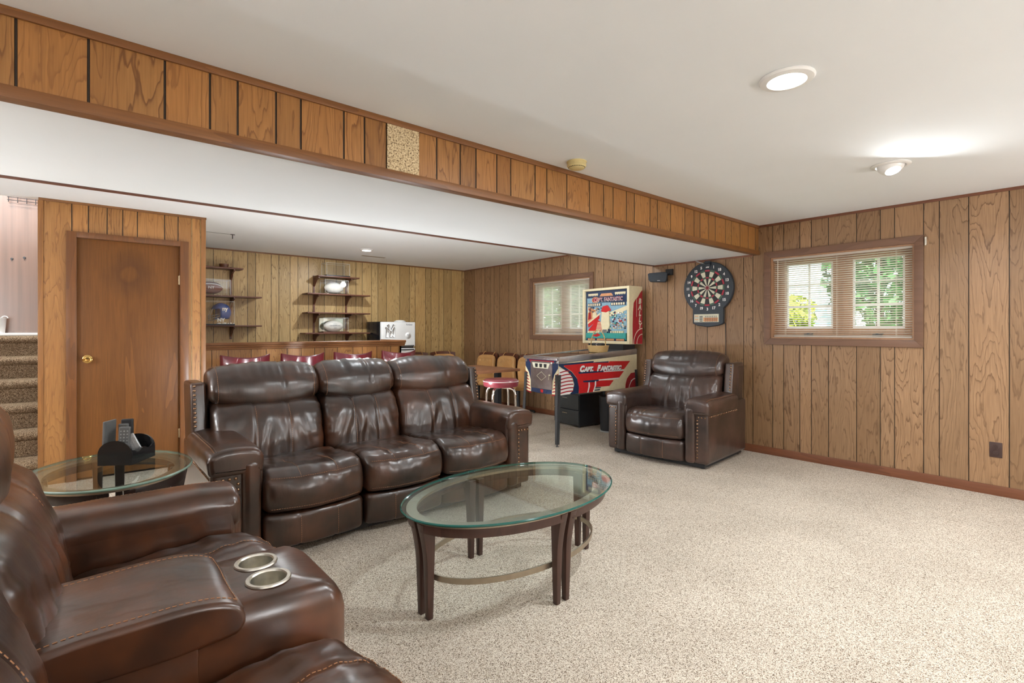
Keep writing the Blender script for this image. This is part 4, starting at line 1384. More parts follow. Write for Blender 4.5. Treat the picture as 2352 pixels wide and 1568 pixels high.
coin = cd.build('coin_door', M['metalpanel'], PB, bevel=0.003)
mb = MB()
mb.prism([(0.12, 0.878), (0.42, 0.878), (0.395, 0.818), (0.15, 0.818)], 0.012, 0.018, front_fn, 0)
for a in (0.17, 0.245, 0.32):
    mb.prism([(a, 0.868), (a + 0.045, 0.868), (a + 0.04, 0.828), (a + 0.005, 0.828)], 0.018, 0.022, front_fn, 1)
for pq in (((0.265, 0.779), (0.345, 0.73)), ((0.345, 0.73), (0.265, 0.683)), ((0.265, 0.683), (0.185, 0.73)), ((0.185, 0.73), (0.265, 0.779))):
    mb.tube([front_fn(*pq[0], 0.0135), front_fn(*pq[1], 0.0135)], 0.0022, 6, 0)
mb.tube([front_fn(0.12, 0.75, 0.014), front_fn(0.12, 0.75, 0.03)], 0.008, 10, 0)
mb.tube([front_fn(0.12, 0.745, 0.028), front_fn(0.123, 0.70, 0.03)], 0.0025, 6, 0)
mb.build('coin_slots', [M['segcream'], M['black']], coin)
mb = MB(); mb.prism([(0.175, 0.585), (0.36, 0.585), (0.33, 0.545), (0.20, 0.545)], 0.0015, 0.005, front_fn, 0)
mb.prism([(0.24, 0.582), (0.29, 0.582), (0.285, 0.548), (0.245, 0.548)], 0.005, 0.006, front_fn, 1)
mb.build('front_badge', [M['navy'], M['red']], PB)
mb = MB(); mb.tube([(-0.04, 0.03, 0.885), (-0.04, -0.02, 0.885)], 0.006, 10); mb.sphere((-0.04, -0.03, 0.885), 0.013)
mb.build('plunger', M['chrome'], PB)
# legs
for x, y, sx, sy in ((0.008, 0.018, 1, -1), (-PW - 0.008, 0.018, -1, -1), (0.008, PL + 0.0, 1, 1), (-PW - 0.008, PL + 0.0, -1, 1)):
    mb = MB()
    t, w = 0.004, 0.045
    zt = 0.76
    kx, ky = sx * 0.02, sy * 0.03
    for (dx, dy) in (((0, w), (0, t)), ((0, t), (0, w))):
        rg = []
        for z, f in ((0.02, 1.0), (zt, 0.0)):
            ox, oy = x + kx * f, y + ky * f
            ww = 1.0 - 0.25 * f
            xs = (ox, ox - sx * dx[1] * (ww if dx[1] == w else 1)); ys = (oy, oy - sy * dy[1] * (ww if dy[1] == w else 1))
            rg.append([(xs[0], ys[0], z), (xs[1], ys[0], z), (xs[1], ys[1], z), (xs[0], ys[1], z)])
        mb.rings(rg)
    cx, cy = x + kx - sx * 0.012, y + ky - sy * 0.012
    mb.lathe([(0.006, 0.008), (0.006, 0.03)], (cx, cy, 0), 8); mb.lathe([(0.016, 0.0), (0.014, 0.008)], (cx, cy, 0), 12)
    for zb_ in (0.62, 0.70):
        mb.tube([(x - sx * 0.0 + kx * 0.1, y - sy * 0.02, zb_), (x + sx * 0.012 + kx * 0.1, y - sy * 0.02, zb_)], 0.007, 8)
    mb.build('leg', M['blackmetal'], PB)
# backbox
BB0, BX0, BX1, BZ0, BZ1 = 1.06, -0.672, 0.10, 1.073, 1.765
bb = MB()
T = 0.035
bb.box(BX0, BX0 + T, BB0, BB0 + 0.24, BZ0, BZ1); bb.box(BX1 - T, BX1, BB0, BB0 + 0.24, BZ0, BZ1)
bb.box(BX0 + T, BX1 - T, BB0, BB0 + 0.24, BZ0, BZ0 + 0.035); bb.box(BX0 + T, BX1 - T, BB0, BB0 + 0.24, BZ1 - 0.03, BZ1)
bb.box(BX0 + T, BX1 - T, BB0 + 0.20, BB0 + 0.24, BZ0 + 0.035, BZ1 - 0.03)
back = bb.build('backbox', M['cream'], PB, bevel=0.004)
mb = MB(); mb.box(BX0 + 0.1, BX1 - 0.1, BB0 + 0.01, BB0 + 0.22, 1.005, BZ0)
mb.build('backbox_neck', M['black'], PB)
# side art of backbox (right side) with name
mb = MB()
bs = lambda a, b, d: (BX1 + d, BB0 + a, b)
mb.prism([(0.229 + 0.01, 1.722), (0.20, 1.69), (0.155, 1.633), (0.11, 1.60), (0.082, 1.565), (0.069, 1.45), (0.062, 1.3), (0.064, BZ0 + 0.003), (0.239, BZ0 + 0.003)], 0.0, 0.001, bs, 0)
mb.prism([(0.128, 1.615), (0.134, 1.615), (0.134, 1.40), (0.128, 1.40)], 0.001, 0.0016, bs, 1)
def arc(r, w, cx, cz):
    A = [(cx - r * math.cos(t), cz + r * 1.15 * math.sin(t)) for t in [PI / 2 * k / 10 for k in range(11)]]
    B = [(cx - (r - w) * math.cos(t), cz + (r - w) * 1.15 * math.sin(t)) for t in [PI / 2 * k / 10 for k in range(10, -1, -1)]]
    return A + B
mb.prism(arc(0.165, 0.010, 0.239, BZ0 + 0.003), 0.001, 0.0018, bs, 1)
mb.prism(arc(0.105, 0.008, 0.239, BZ0 + 0.003), 0.001, 0.0018, bs, 1)
for k, ch in enumerate('BALLY'):
    place_text(mb, ch, 0.085, lambda x, y, z, k=k: (BX1 + 0.0022, BB0 + 0.19 + x * 0.95, 1.585 - k * 0.073 + y), 1, shear=0.2, bold=0.0045)
mb.build('backbox_artwork', [M['darkred'], M['segcream']], back)
# lit backglass: plain generic composition in similar colours
bfn = lambda a, b, d: (-a, BB0 + 0.03 - d, b)
G0, G1, H0, H1 = -BX1 + T, -BX0 - T, BZ0 + 0.035, BZ1 - 0.03
pal = ['navy', 'skyblue', 'red', 'cream', 'teal', 'orange', 'darkred', 'white']
mb = MB()
lay = [0.0]
def P(poly, c):
    lay[0] += 0.00012
    mb.prism([(G0 + (G1 - G0) * (1 - a), H0 + (H1 - H0) * b) for a, b in poly], 0.0, 0.001 + lay[0], bfn, pal.index(c))
def R_(a0, a1, b0, b1, c): P([(a0, b0), (a1, b0), (a1, b1), (a0, b1)], c)
def O_(cx, cy, rx, ry, c, n=20): P([(cx + rx * math.cos(2 * PI * k / n), cy + ry * math.sin(2 * PI * k / n)) for k in range(n)], c)
R_(0, 1, 0, 1, 'navy')
R_(0.03, 0.97, 0.02, 0.97, 'skyblue')
R_(0.03, 0.97, 0.86, 0.97, 'navy')
P([(0.30, 0.86), (0.70, 0.86), (0.66, 0.97), (0.34, 0.97)], 'navy'); P([(0.34, 0.885), (0.66, 0.885), (0.62, 0.94), (0.38, 0.94)], 'orange')
for s0 in (0.06, 0.70):
    R_(s0, s0 + 0.24, 0.92, 0.95, 'cream')
    for k in range(6): P([(s0 + k * 0.04, 0.92), (s0 + 0.04 + k * 0.04, 0.92), (s0 + 0.02 + k * 0.04, 0.895)], 'cream')
P([(0.16, 0.77), (0.97, 0.75), (0.97, 0.86), (0.2, 0.86)], 'navy')
O_(0.24, 0.82, 0.09, 0.06, 'orange'); O_(0.24, 0.82, 0.07, 0.045, 'darkred')
for s0 in (0.06, 0.62):
    R_(s0 - 0.01, s0 + 0.33, 0.69, 0.755, 'navy')
    for k in range(6): R_(s0 + k * 0.053, s0 + 0.036 + k * 0.053, 0.70, 0.745, 'cream')
P([(0.04, 0.40), (0.06, 0.68), (0.12, 0.68), (0.26, 0.58), (0.30, 0.45), (0.05, 0.36)], 'orange')
P([(0.06, 0.42), (0.09, 0.66), (0.12, 0.64), (0.14, 0.44)], 'darkred'); P([(0.17, 0.46), (0.18, 0.60), (0.26, 0.56), (0.27, 0.48)], 'cream')
P([(0.05, 0.37), (0.34, 0.54), (0.34, 0.44), (0.07, 0.26)], 'red')
P([(0.04, 0.36), (0.36, 0.56), (0.37, 0.53), (0.05, 0.33)], 'cream')
P([(0.07, 0.22), (0.28, 0.42), (0.40, 0.36), (0.40, 0.18), (0.07, 0.18)], 'red')
for k in range(7): R_(0.26 + 0.008 * abs(k - 1), 0.41, 0.19 + k * 0.028, 0.205 + k * 0.028, 'cream')
P([(0.52, 0.54), (0.98, 0.68), (0.98, 0.60), (0.56, 0.46)], 'cream')
R_(0.5, 0.97, 0.30, 0.47, 'skyblue')
ra = random.Random(11)
for k in range(95):
    O_(ra.uniform(0.5, 0.95), ra.uniform(0.24, 0.56), ra.uniform(0.008, 0.02), ra.uniform(0.008, 0.02), ra.choice(['orange', 'cream', 'white', 'teal', 'darkred', 'navy']), 7)
for k in range(30):
    O_(ra.uniform(0.08, 0.4), ra.uniform(0.57, 0.67), ra.uniform(0.008, 0.016), ra.uniform(0.008, 0.016), ra.choice(['orange', 'cream', 'white', 'navy']), 7)
P([(0.42, 0.60), (0.58, 0.60), (0.60, 0.30), (0.55, 0.18), (0.44, 0.16), (0.40, 0.35)], 'cream')
P([(0.40, 0.58), (0.44, 0.68), (0.54, 0.70), (0.62, 0.60), (0.52, 0.56)], 'red')
P([(0.44, 0.22), (0.54, 0.22), (0.56, 0.06), (0.44, 0.06)], 'navy'); P([(0.56, 0.24), (0.66, 0.18), (0.70, 0.14), (0.60, 0.10)], 'navy')
for k in range(3): R_(0.46 + k * 0.03, 0.468 + k * 0.03, 0.06, 0.21, 'cream')
R_(0.03, 0.97, 0.02, 0.155, 'teal')
P([(0.18, 0.10), (0.32, 0.15), (0.40, 0.11), (0.3, 0.075)], 'red')
for s0 in (0.07, 0.62):
    for k in range(6): R_(s0 + k * 0.05, s0 + 0.034 + k * 0.05, 0.155, 0.195, 'cream')
R_(0.05, 0.95, 0.0, 0.05, 'navy')
for k in range(4): R_(0.08 + k * 0.225, 0.26 + k * 0.225, 0.008, 0.042, 'orange')
gl = mb.build('backglass', [M[n] for n in pal], PB)
mb = MB()
me_w = (G1 - G0)
for dx, d, mi in ((0.0, 0.016, 1), (0.003, 0.0165, 0)):
    place_text(mb, 'CAPT. FANTASTIC', 0.062, lambda x, y, z: (-(G0 + me_w * 0.44) + x * 0.93 + dx, BB0 + 0.03 - d - 0.001, H0 + (H1 - H0) * 0.815 + y * 1.1 + dx), mi, bold=0.0022 if mi else 0.0)
mb.build('lettering', [M['darkred'], M['white']], gl, recalc=False)

# ---- basket on the pinball glass
bk = empty('wicker_basket', (4.70, 3.955, 0.982), math.radians(-93.4))
tag(bk, 'small straw basket with hoop handle on the pinball machine glass', 'basket')
m, nt, b = new_mat('woven straw')
tc = nd(nt, 'ShaderNodeTexCoord')
wv = nd(nt, 'ShaderNodeTexChecker', {'Vector': tc.outputs['Object'], 'Scale': 110.0, 'Color1': (*srgb(214, 184, 128), 1), 'Color2': (*srgb(168, 132, 80), 1)})
nt.links.new(wv.outputs[0], b.inputs['Base Color']); b.inputs['Roughness'].default_value = 0.8
bump(nt, b, wv.outputs['Fac'], 0.6, 0.003)
M['straw'] = m
mb = MB()
def rrect(w, d, z, n=28):
    out = []
    for k in range(n):
        t = 2 * PI * k / n
        cx, sx = math.cos(t), math.sin(t)
        out.append((w * math.copysign(abs(cx) ** 0.6, cx), d * math.copysign(abs(sx) ** 0.6, sx), z))
    return out
mb.rings([rrect(0.105, 0.075, 0.0), rrect(0.115, 0.085, 0.03), rrect(0.122, 0.09, 0.07), rrect(0.116, 0.084, 0.07), rrect(0.10, 0.07, 0.012)])
mb.build('basket_body', M['straw'], bk, smooth=60)
mb = MB(); mb.tube(rrect(0.121, 0.089, 0.073), 0.006, 8, closed=True)
mb.build('basket_rim', M['straw'], bk)
mb = MB(); mb.tube([(0.118 * math.cos(t), 0, 0.07 + 0.19 * math.sin(t)) for t in [PI * k / 24 for k in range(25)]], 0.006, 8)
mb.build('basket_handle', M['straw'], bk)
cs = empty('glasses_case', (4.70, 3.955, 1.0), math.radians(-93.4))
tag(cs, 'black case with a crescent emblem lying inside the straw basket', 'case')
mb = MB(); mb.box(-0.08, 0.08, -0.03, 0.03, 0.0, 0.088)
mb.build('case_body', M['black'], cs, bevel=0.012)
mb = MB(); mb.tube([(0.01 + 0.014 * math.cos(t), -0.0315, 0.072 + 0.012 * math.sin(t)) for t in [PI * 0.35 + PI * 1.2 * k / 10 for k in range(11)]], 0.002, 6)
mb.build('emblem', M['white'], cs)

# ---- filing cabinet and bin behind the pinball
fc = empty('filing_cabinet', (4.85, 4.62, 0), math.radians(-95))
tag(fc, 'low black drawer cabinet standing under the pinball machine', 'filing cabinet')
mb = MB(); mb.box(-0.24, 0.24, 0.02, 0.40, 0.02, 0.425)
for fx in (-0.2, 0.2):
    for fy_ in (0.05, 0.36): mb.lathe([(0.02, 0), (0.02, 0.02)], (fx, fy_, 0), 10)
mb.build('cabinet_body', M['black'], fc, bevel=0.004)
for k in range(2):
    z0 = 0.03 + k * 0.195
    mb = MB(); mb.box(-0.235, 0.235, 0.0, 0.02, z0, z0 + 0.183)
    d = mb.build('drawer', plain('charcoal drawer front', (0.035, 0.037, 0.037), 0.5), fc, bevel=0.004)
    mb = MB(); mb.tube([(-0.045, 0.0, z0 + 0.14), (-0.045, -0.02, z0 + 0.14), (0.045, -0.02, z0 + 0.14), (0.045, 0.0, z0 + 0.14)], 0.005, 8)
    mb.build('handle', M['chrome'], d)
bn = empty('round_bin', (4.98, 4.02, 0))
tag(bn, 'black round bin with a pale base ring behind the recliner arm', 'bin')
mb = MB(); mb.lathe([(0.10, 0.015), (0.105, 0.03), (0.12, 0.42), (0.125, 0.43), (0.115, 0.435), (0.11, 0.42), (0.095, 0.04)], n=28)
mb.build('bin_body', M['black'], bn)
mb = MB(); mb.lathe([(0.11, 0.0), (0.11, 0.014), (0.1, 0.016)], n=28)
mb.build('base_ring', M['silver'], bn)

# ================================================================== dartboard
DC = (2.868, 1.70)
db = empty('electronic_dartboard', (XR, DC[0], DC[1]))
tag(db, 'round black electronic dartboard with score panel hanging on the panelled wall', 'dartboard')
df = lambda a, b, d: (-d, -a, b)      # a = to the right as seen, b = up, d = out from wall
mb = MB()
R0 = 0.285
t0 = math.radians(-52)
out = [(R0 * math.cos(t), R0 * math.sin(t)) for t in [t0 + (PI - 2 * t0) * k / 48 for k in range(49)]]
base = [(-0.176, -0.24), (-0.176, -0.385), (-0.12, -0.41), (0, -0.425), (0.12, -0.41), (0.176, -0.385), (0.176, -0.24)]
mb.prism(out + base, 0.0, 0.045, df)
shell = mb.build('shell', M['dartblack'], db, bevel=0.008, seg=3)
mb = MB()
cols = [M['segblack'], M['segcream'], M['segred'], M['seggreen']]
def seg(r0, r1, a0, a1, mi, d1):
    n = 5
    A = [(r1 * math.cos(a0 + (a1 - a0) * k / n), r1 * math.sin(a0 + (a1 - a0) * k / n)) for k in range(n + 1)]
    B = [(r0 * math.cos(a0 + (a1 - a0) * k / n), r0 * math.sin(a0 + (a1 - a0) * k / n)) for k in range(n, -1, -1)]
    mb.prism(A + B, 0.044, d1, df, mi)
for k in range(20):
    a = PI / 2 - PI / 20 - k * PI / 10
    b_ = a + PI / 10 - 0.02
    dk = k % 2 == 0
    seg(0.02, 0.10, a, b_, 0 if dk else 1, 0.050)
    seg(0.103, 0.118, a, b_, 2 if dk else 3, 0.051)
    seg(0.121, 0.176, a, b_, 0 if dk else 1, 0.050)
    seg(0.179, 0.196, a, b_, 2 if dk else 3, 0.051)
mb.lathe([(0.018, 0.044), (0.018, 0.052)], n=20, fn=lambda x, y, z: df(x, y, z), mi=2)
mb.lathe([(0.008, 0.044), (0.008, 0.054)], n=16, fn=lambda x, y, z: df(x, y, z), mi=0)
mb.build('scoring_segments', cols, db)
mb = MB()
for k, n_ in enumerate([20, 1, 18, 4, 13, 6, 10, 15, 2, 17, 3, 19, 7, 16, 8, 11, 14, 9, 12, 5]):
    t = PI / 2 - k * PI / 10
    cx, cy = 0.232 * math.cos(t), 0.232 * math.sin(t)
    place_text(mb, str(n_), 0.040, lambda x, y, z: df(cx + x, cy + y, 0.0458), 0, bold=0.0018)
mb.build('numbers', M['white'], shell, recalc=False)
mb = MB()
mb.prism([(-0.155, -0.285), (0.13, -0.285), (0.13, -0.372), (-0.155, -0.372)], 0.045, 0.048, df, 0)
for r_ in range(4):
    for c_ in range(7):
        mb.prism([(0.0 - 0.025 + c_ * 0.02, -0.306 - r_ * 0.017), (-0.013 + c_ * 0.02, -0.306 - r_ * 0.017), (-0.013 + c_ * 0.02, -0.313 - r_ * 0.017), (-0.025 + c_ * 0.02, -0.313 - r_ * 0.017)], 0.048, 0.049, df, 1)
    mb.prism([(-0.09, -0.304 - r_ * 0.017), (-0.055, -0.304 - r_ * 0.017), (-0.055, -0.313 - r_ * 0.017), (-0.09, -0.313 - r_ * 0.017)], 0.048, 0.049, df, 1)
    mb.prism([(-0.148, -0.300 - r_ * 0.019), (-0.105, -0.300 - r_ * 0.019), (-0.105, -0.309 - r_ * 0.019), (-0.148, -0.309 - r_ * 0.019)], 0.048, 0.049, df, 2 if r_ % 2 else 3)
mb.prism([(-0.045, -0.322), (0.12, -0.322), (0.12, -0.366), (-0.045, -0.366)], 0.0479, 0.0483, df, 3)
mb.build('score_panel', [M['segcream'], M['black'], M['silver'], M['orange']], db)
mb = MB(); mb.tube([(-0.01, -0.15, -0.4), (-0.01, -0.175, -0.36), (-0.01, -0.185, -0.40), (-0.008, -0.19, -0.7), (-0.008, -0.18, -1.2), (-0.008, -0.2, -1.55)], 0.003, 6)
mb.build('power_cord', M['black'], db)
# dart cluster stuck on top
dt = empty('dart', (XR - 0.06, DC[0] + 0.005, DC[1] + 0.262))
tag(dt, 'dark winged dart resting on the top rim of the dartboard', 'dart')
mb = MB(); mb.tube([(0.012, 0.02, 0.0), (-0.03, 0.09, 0.03)], [0.004, 0.006], 8); mb.tube([(-0.03, 0.09, 0.03), (-0.045, 0.115, 0.042)], [0.005, 0.001], 8)
mb.build('barrel', M['silver'], dt)
mb = MB()
for k in range(4):
    mb.box(0, 0.001, -0.045, 0.02, 0.0, 0.03, fn=lambda x, y, z, k=k: (0.0 + x * math.cos(k * PI / 2) - z * math.sin(k * PI / 2), y, x * math.sin(k * PI / 2) + z * math.cos(k * PI / 2)))
mb.build('flight', M['dartblack'], dt)

# ---- wall speaker
sp = empty('speaker', (XR, 3.43, 1.86))
tag(sp, 'small black angled speaker mounted high on the wall left of the dartboard', 'speaker')
mb = MB(); mb.box(-0.03, 0.0, -0.12, -0.03, 0.02, 0.09); mb.tube([(-0.02, -0.07, 0.05), (-0.07, -0.03, 0.03)], 0.018, 12)
mb.build('bracket', M['black'], sp, bevel=0.004)
mb = MB()
rt = Matrix.Rotation(math.radians(25), 4, 'Z')
def spf(x, y, z):
    v = rt @ Vector((x, y, z)); return (v.x - 0.10, v.y + 0.0, v.z)
prof_ = [(-0.11, 0.035), (-0.10, -0.035), (-0.085, -0.055), (0.08, -0.065), (0.10, -0.05), (0.11, 0.04), (0.08, 0.052), (-0.09, 0.045)]
mb.prism(prof_, -0.05, 0.045, lambda a, b, d: spf(d, -a + 0.02, b))
mb.build('speaker_body', M['dartblack'], sp, bevel=0.008, seg=3)
mb = MB(); mb.box(-0.056, -0.052, -0.01, 0.02, -0.05, -0.043, fn=spf)
mb.build('badge', M['silver'], sp)

# ---- outlet, brackets
ou = empty('power_outlet', (XR, 0.577, 0.342))
tag(ou, 'dark brown duplex outlet plate low on the right wall', 'outlet')
mb = MB(); mb.box(-0.006, 0, -0.036, 0.036, -0.057, 0.057)
pl = mb.build('plate', M['outlet'], ou, bevel=0.003)
mb = MB()
for z in (0.021, -0.021):
    mb.lathe([(0.0165, 0.006), (0.016, 0.009)], (0, z, 0), 20, fn=lambda x, y, zz: (-zz, x, y))
mb.build('socket', M['outlet'], ou)
mb = MB()
for z in (0.021, -0.021):
    for y in (-0.006, 0.006): mb.box(-0.0096, -0.009, y - 0.001, y + 0.001, z - 0.001, z + 0.007)
    mb.lathe([(0.0022, 0.009), (0.0022, 0.0096)], (0, z - 0.007, 0), 8, fn=lambda x, y, zz: (-zz, x, y))
mb.build('slots', M['segblack'], ou)
mb = MB(); mb.box(XR - 0.012, XR, 0.985, 1.0, 1.935, 2.0); mb.box(XR - 0.03, XR - 0.012, 0.985, 0.988, 1.935, 2.0)
tag(mb.build('metal_bracket', M['steel']), 'small metal bracket at the upper right corner of the window casing', 'bracket')

# ================================================================== ceiling fittings
def lamp_light(parent, loc, power, size=0.11, rot=(0, 0, 0)):
    l = bpy.data.lights.new('bulb', 'AREA')
    l.shape = 'DISK'; l.size = size; l.energy = power; l.color = LAMP_COL
    o = bpy.data.objects.new('bulb', l); C.objects.link(o); o.parent = parent; o.location = loc; o.rotation_euler = rot
    return o
def downlight(x, y, label, z=ZC, power=None, r=0.0915, kind='downlight'):
    root = empty('recessed_light', (x, y, z))
    tag(root, label, 'ceiling light', 'recessed ceiling lights')
    mb = MB()
    mb.lathe([(r, 0.0), (r + 0.002, -0.004), (r - 0.004, -0.012), (r * 0.72, -0.016), (r * 0.68, -0.012), (r * 0.68, 0.0)], n=40, cap=False)
    mb.build('trim_ring', M['white'], root)
    mb = MB(); mb.lathe([(0.001, -0.0105), (r * 0.68, -0.0105)], n=32, cap=False)
    mb.build('diffuser', M['lamp'], root)
    lamp_light(root, (0, 0, -0.02), power or LAMP_W)
    return root
downlight(2.265, 0.888, 'flat round recessed ceiling light nearest the camera, glowing white', r=0.105)
downlight(2.907, 6.377, 'round recessed ceiling light above the bar', r=0.085)
# added fill lights, all out of view, to brighten ceilings and walls
M['globe'] = plain('added glowing globe', (0.9, 0.9, 0.9), 0.4, emis=((0.93, 0.97, 1.0), ADDED_GLOBE_L))
for x, y, w in ((4.2, -1.7, 'in the corner of the window wall'), (1.6, -2.1, 'at the middle of the back wall'), (-1.7, -0.6, 'by the left wall'), (-1.7, 3.6, 'before the stairs')):  # added lamps outside the view, lighting the front ceiling
    fl = empty('added_floor_lamp', (x, y, 0))
    tag(fl, 'added unseen white globe fill lamp on a steel pole ' + w, 'fill lamp')
    mb = MB(); mb.lathe([(0.14, 0.0), (0.14, 0.015), (0.012, 0.03), (0.012, 1.30)], n=24)
    mb.build('pole', M['steel'], fl)
    mb = MB(); mb.sphere((0, 0, 1.49), 0.19, 24, 14)
    mb.build('added_globe', M['globe'], fl)
for x, y, w in ((1.3, 4.35, 'at its door end'), (2.45, 4.35, 'near its middle')):  # added low lamps, hidden by the sofa, to lift the bar ceiling
    fl = empty('added_low_lamp', (x, y, 0))
    tag(fl, 'added low globe light hidden on the floor behind the sofa ' + w, 'fill lamp')
    mb = MB(); mb.lathe([(0.12, 0.0), (0.12, 0.015), (0.012, 0.03), (0.012, 0.50)], n=24)
    mb.build('pole', M['steel'], fl)
    mb = MB(); mb.sphere((0, 0, 0.62), 0.125, 24, 14)
    mb.build('added_globe', M['globe'], fl)
for x, w in ((2.3, 'above the bar stools'), (4.3, 'above the round stool')):  # added globes, hidden by the beam, as extra light for the bar side
    gl_ = empty('added_globe_light', (x, 4.0, ZC))
    tag(gl_, 'added small globe light hidden behind the dropped beam ' + w, 'ceiling light')
    mb = MB(); mb.lathe([(0.05, 0.0), (0.05, -0.03), (0.03, -0.04)], n=20)
    mb.build('canopy', M['white'], gl_)
    mb = MB(); mb.sphere((0, 0, -0.10), 0.055, 20, 12)
    mb.build('added_globe', M['globe'], gl_)
# eyeball light
eb = empty('eyeball_light', (3.965, 0.925, ZC))
tag(eb, 'swivelling eyeball ceiling light near the window wall, glowing', 'ceiling light', 'recessed ceiling lights')
mb = MB(); mb.lathe([(0.105, 0.0), (0.107, -0.004), (0.10, -0.010), (0.082, -0.012), (0.078, -0.006), (0.078, 0.0)], n=40, cap=False)
mb.build('trim_ring', M['white'], eb)
rt2 = Matrix.Rotation(math.radians(24), 4, Vector((-0.75, 0.65, 0)))
mb = MB()
mb.lathe([(0.075, 0.01)] + [(0.075 * math.cos(t), -0.058 * math.sin(t)) for t in [PI / 2 * k / 8 * 0.62 for k in range(9)]], n=32, cap=False, fn=lambda x, y, z: tuple(rt2 @ Vector((x, y, z))))
mb.build('swivel_ball', M['white'], eb)
mb = MB(); mb.lathe([(0.001, -0.046), (0.043, -0.046)], n=32, cap=False, fn=lambda x, y, z: tuple(rt2 @ Vector((x, y, z))))
mb.build('diffuser', M['lamp'], eb)
lo = lamp_light(eb, (0.0, 0, -0.062), LAMP_W, 0.08)
lo.rotation_euler = rt2.to_euler()

sd = empty('smoke_detector', (2.39, 2.185, ZC))
tag(sd, 'round yellowed smoke detector on the ceiling beside the wooden beam', 'smoke detector')
mb = MB(); mb.lathe([(0.062, 0.0), (0.062, -0.006), (0.058, -0.008), (0.060, -0.028), (0.054, -0.036)], n=36)
mb.build('housing', M['detector'], sd)
mb = MB(); mb.lathe([(0.049, -0.036), (0.050, -0.040), (0.046, -0.043)], n=36)
mb.build('cover', M['detector'], sd)
mb = MB()
for k in range(24):
    a = 2 * PI * k / 24
    mb.box(-0.003, 0.003, -0.001, 0.001, -0.0395, -0.0365, fn=lambda x, y, z, a=a: (0.0515 * math.cos(a) - x * math.sin(a) + y * math.cos(a), 0.0515 * math.sin(a) + x * math.cos(a) + y * math.sin(a), z))
mb.build('vent_slots', M['black'], sd)

# slot vent in bar ceiling
mb = MB(); mb.box(3.09, 3.44, 6.90, 6.95, ZC - 0.004, ZC)
mb.box(3.10, 3.43, 6.915, 6.935, ZC - 0.0045, ZC - 0.004, 1)
tag(mb.build('ceiling_vent', [M['bronze'], M['black']]), 'narrow dark slot vent in the ceiling above the bar shelves', 'vent')
mb = MB(); mb.tube([(1.29, 6.316, ZC - 0.003), (1.335, 6.316, ZC - 0.003)], 0.004, 6); mb.tube([(1.311, 6.316, ZC - 0.003), (1.311, 6.316, ZC - 0.05)], 0.004, 6)
mb.tube([(0.95, 6.316, ZC - 0.002), (1.29, 6.316, ZC - 0.003)], 0.0012, 5)
tag(mb.build('ceiling_hook', M['black']), 'tiny black T-shaped hook hanging from the bar ceiling', 'hook')
mb = MB(); mb.box(1.172, 1.351, YS - 0.008, YS - 0.001, ZS + 0.03, ZC - 0.03)
tag(mb.build('speckled_panel', M['speckle'], bevel=0.002), 'speckled beige square panel set into the wooden beam front', 'panel')

# ================================================================== bar
bar = empty('home_bar', (0, 0, 0))
tag(bar, 'long wood panelled bar counter with moulded top rail', 'bar counter')
BY = 5.98
o = panel_wall('bar_front', M['panel_orange'], lambda u, z, d: (u, BY + d, z), 0.93, 3.20, 0.0, 1.05, rand_grooves(0.93, 3.2, 21), parent=bar, thick=0.04)
o = panel_wall('bar_end', M['panel_orange'], lambda u, z, d: (3.20 - d, u, z), BY, BY + 0.55, 0.0, 1.05, rand_grooves(BY, BY + 0.55, 22), parent=bar, thick=0.04)
mb = MB()
pr = [(BY, 1.035), (BY - 0.012, 1.04), (BY - 0.014, 1.058), (BY - 0.028, 1.064), (BY - 0.03, 1.08), (BY - 0.045, 1.086), (BY - 0.047, 1.106), (BY - 0.04, 1.112), (BY + 0.02, 1.112), (BY + 0.02, 1.035)]
mb.prism(pr, 0.93, 3.245, lambda a, b, d: (d, a, b))
pr2 = [(3.20 + BY - a, b) for a, b in pr]
mb.prism(pr2, BY + 0.02, BY + 0.55, lambda a, b, d: (a, d, b))
mb.build('moulded_rail', M['trim_x'], bar, smooth=30)
mb = MB(); mb.box(0.93, 3.18, BY + 0.02, BY + 0.55, 1.06, 1.09)
mb.build('counter_top', M['trim_x'], bar, bevel=0.002)

# ---- shelves on the far wall
def shelf_unit(name, ups, shelves, label, zlo, zhi):
    root = empty(name, (0, YF, 0))
    tag(root, label, 'shelf')
    for x in ups:
        mb = MB(); mb.box(x - 0.012, x + 0.012, -0.016, 0.0, zlo, zhi)
        mb.build('upright', M['shelfwood'], root)
    for (x0, x1, z, d, br) in shelves:
        mb = MB(); mb.box(x0, x1, -d, -0.018, z, z + 0.018)
        s = mb.build('shelf_board', M['shelfwood'], root, bevel=0.002)
        for x in ups:
            if x0 < x < x1 and br:
                mb = MB()
                p = [(0.0, 0.0), (-d * 0.82, 0.0), (-d * 0.82, -0.018), (-d * 0.6, -0.03)] + [(-d * 0.6 + d * 0.5 * k / 5, -0.03 - 0.085 * (k / 5) ** 1.8) for k in range(1, 6)] + [(0.0, -0.13)]
                mb.prism([(-0.018 + a, b + z) for a, b in p], x - 0.009, x + 0.009, lambda a, b, d_: (d_, a, b))
                mb.build('bracket', M['shelfwood'], s)
    return root
shelf_unit('shelf_unit', (2.62, 3.10), [(2.60, 3.21, 2.00, 0.25, 1), (2.45, 3.38, 1.745, 0.25, 1), (2.45, 3.38, 1.475, 0.25, 1), (2.42, 3.38, 1.185, 0.25, 1)],
           'dark four-tier wall shelves left of the mini fridge', 1.10, 2.03)
shelf_unit('shelf_unit', (1.54, 1.08), [(0.95, 1.64, 2.02, 0.25, 1), (0.95, 1.86, 1.66, 0.25, 1), (0.95, 1.86, 1.285, 0.25, 1)],
           'dark three-tier wall shelves beside the closet corner', 1.12, 2.07)

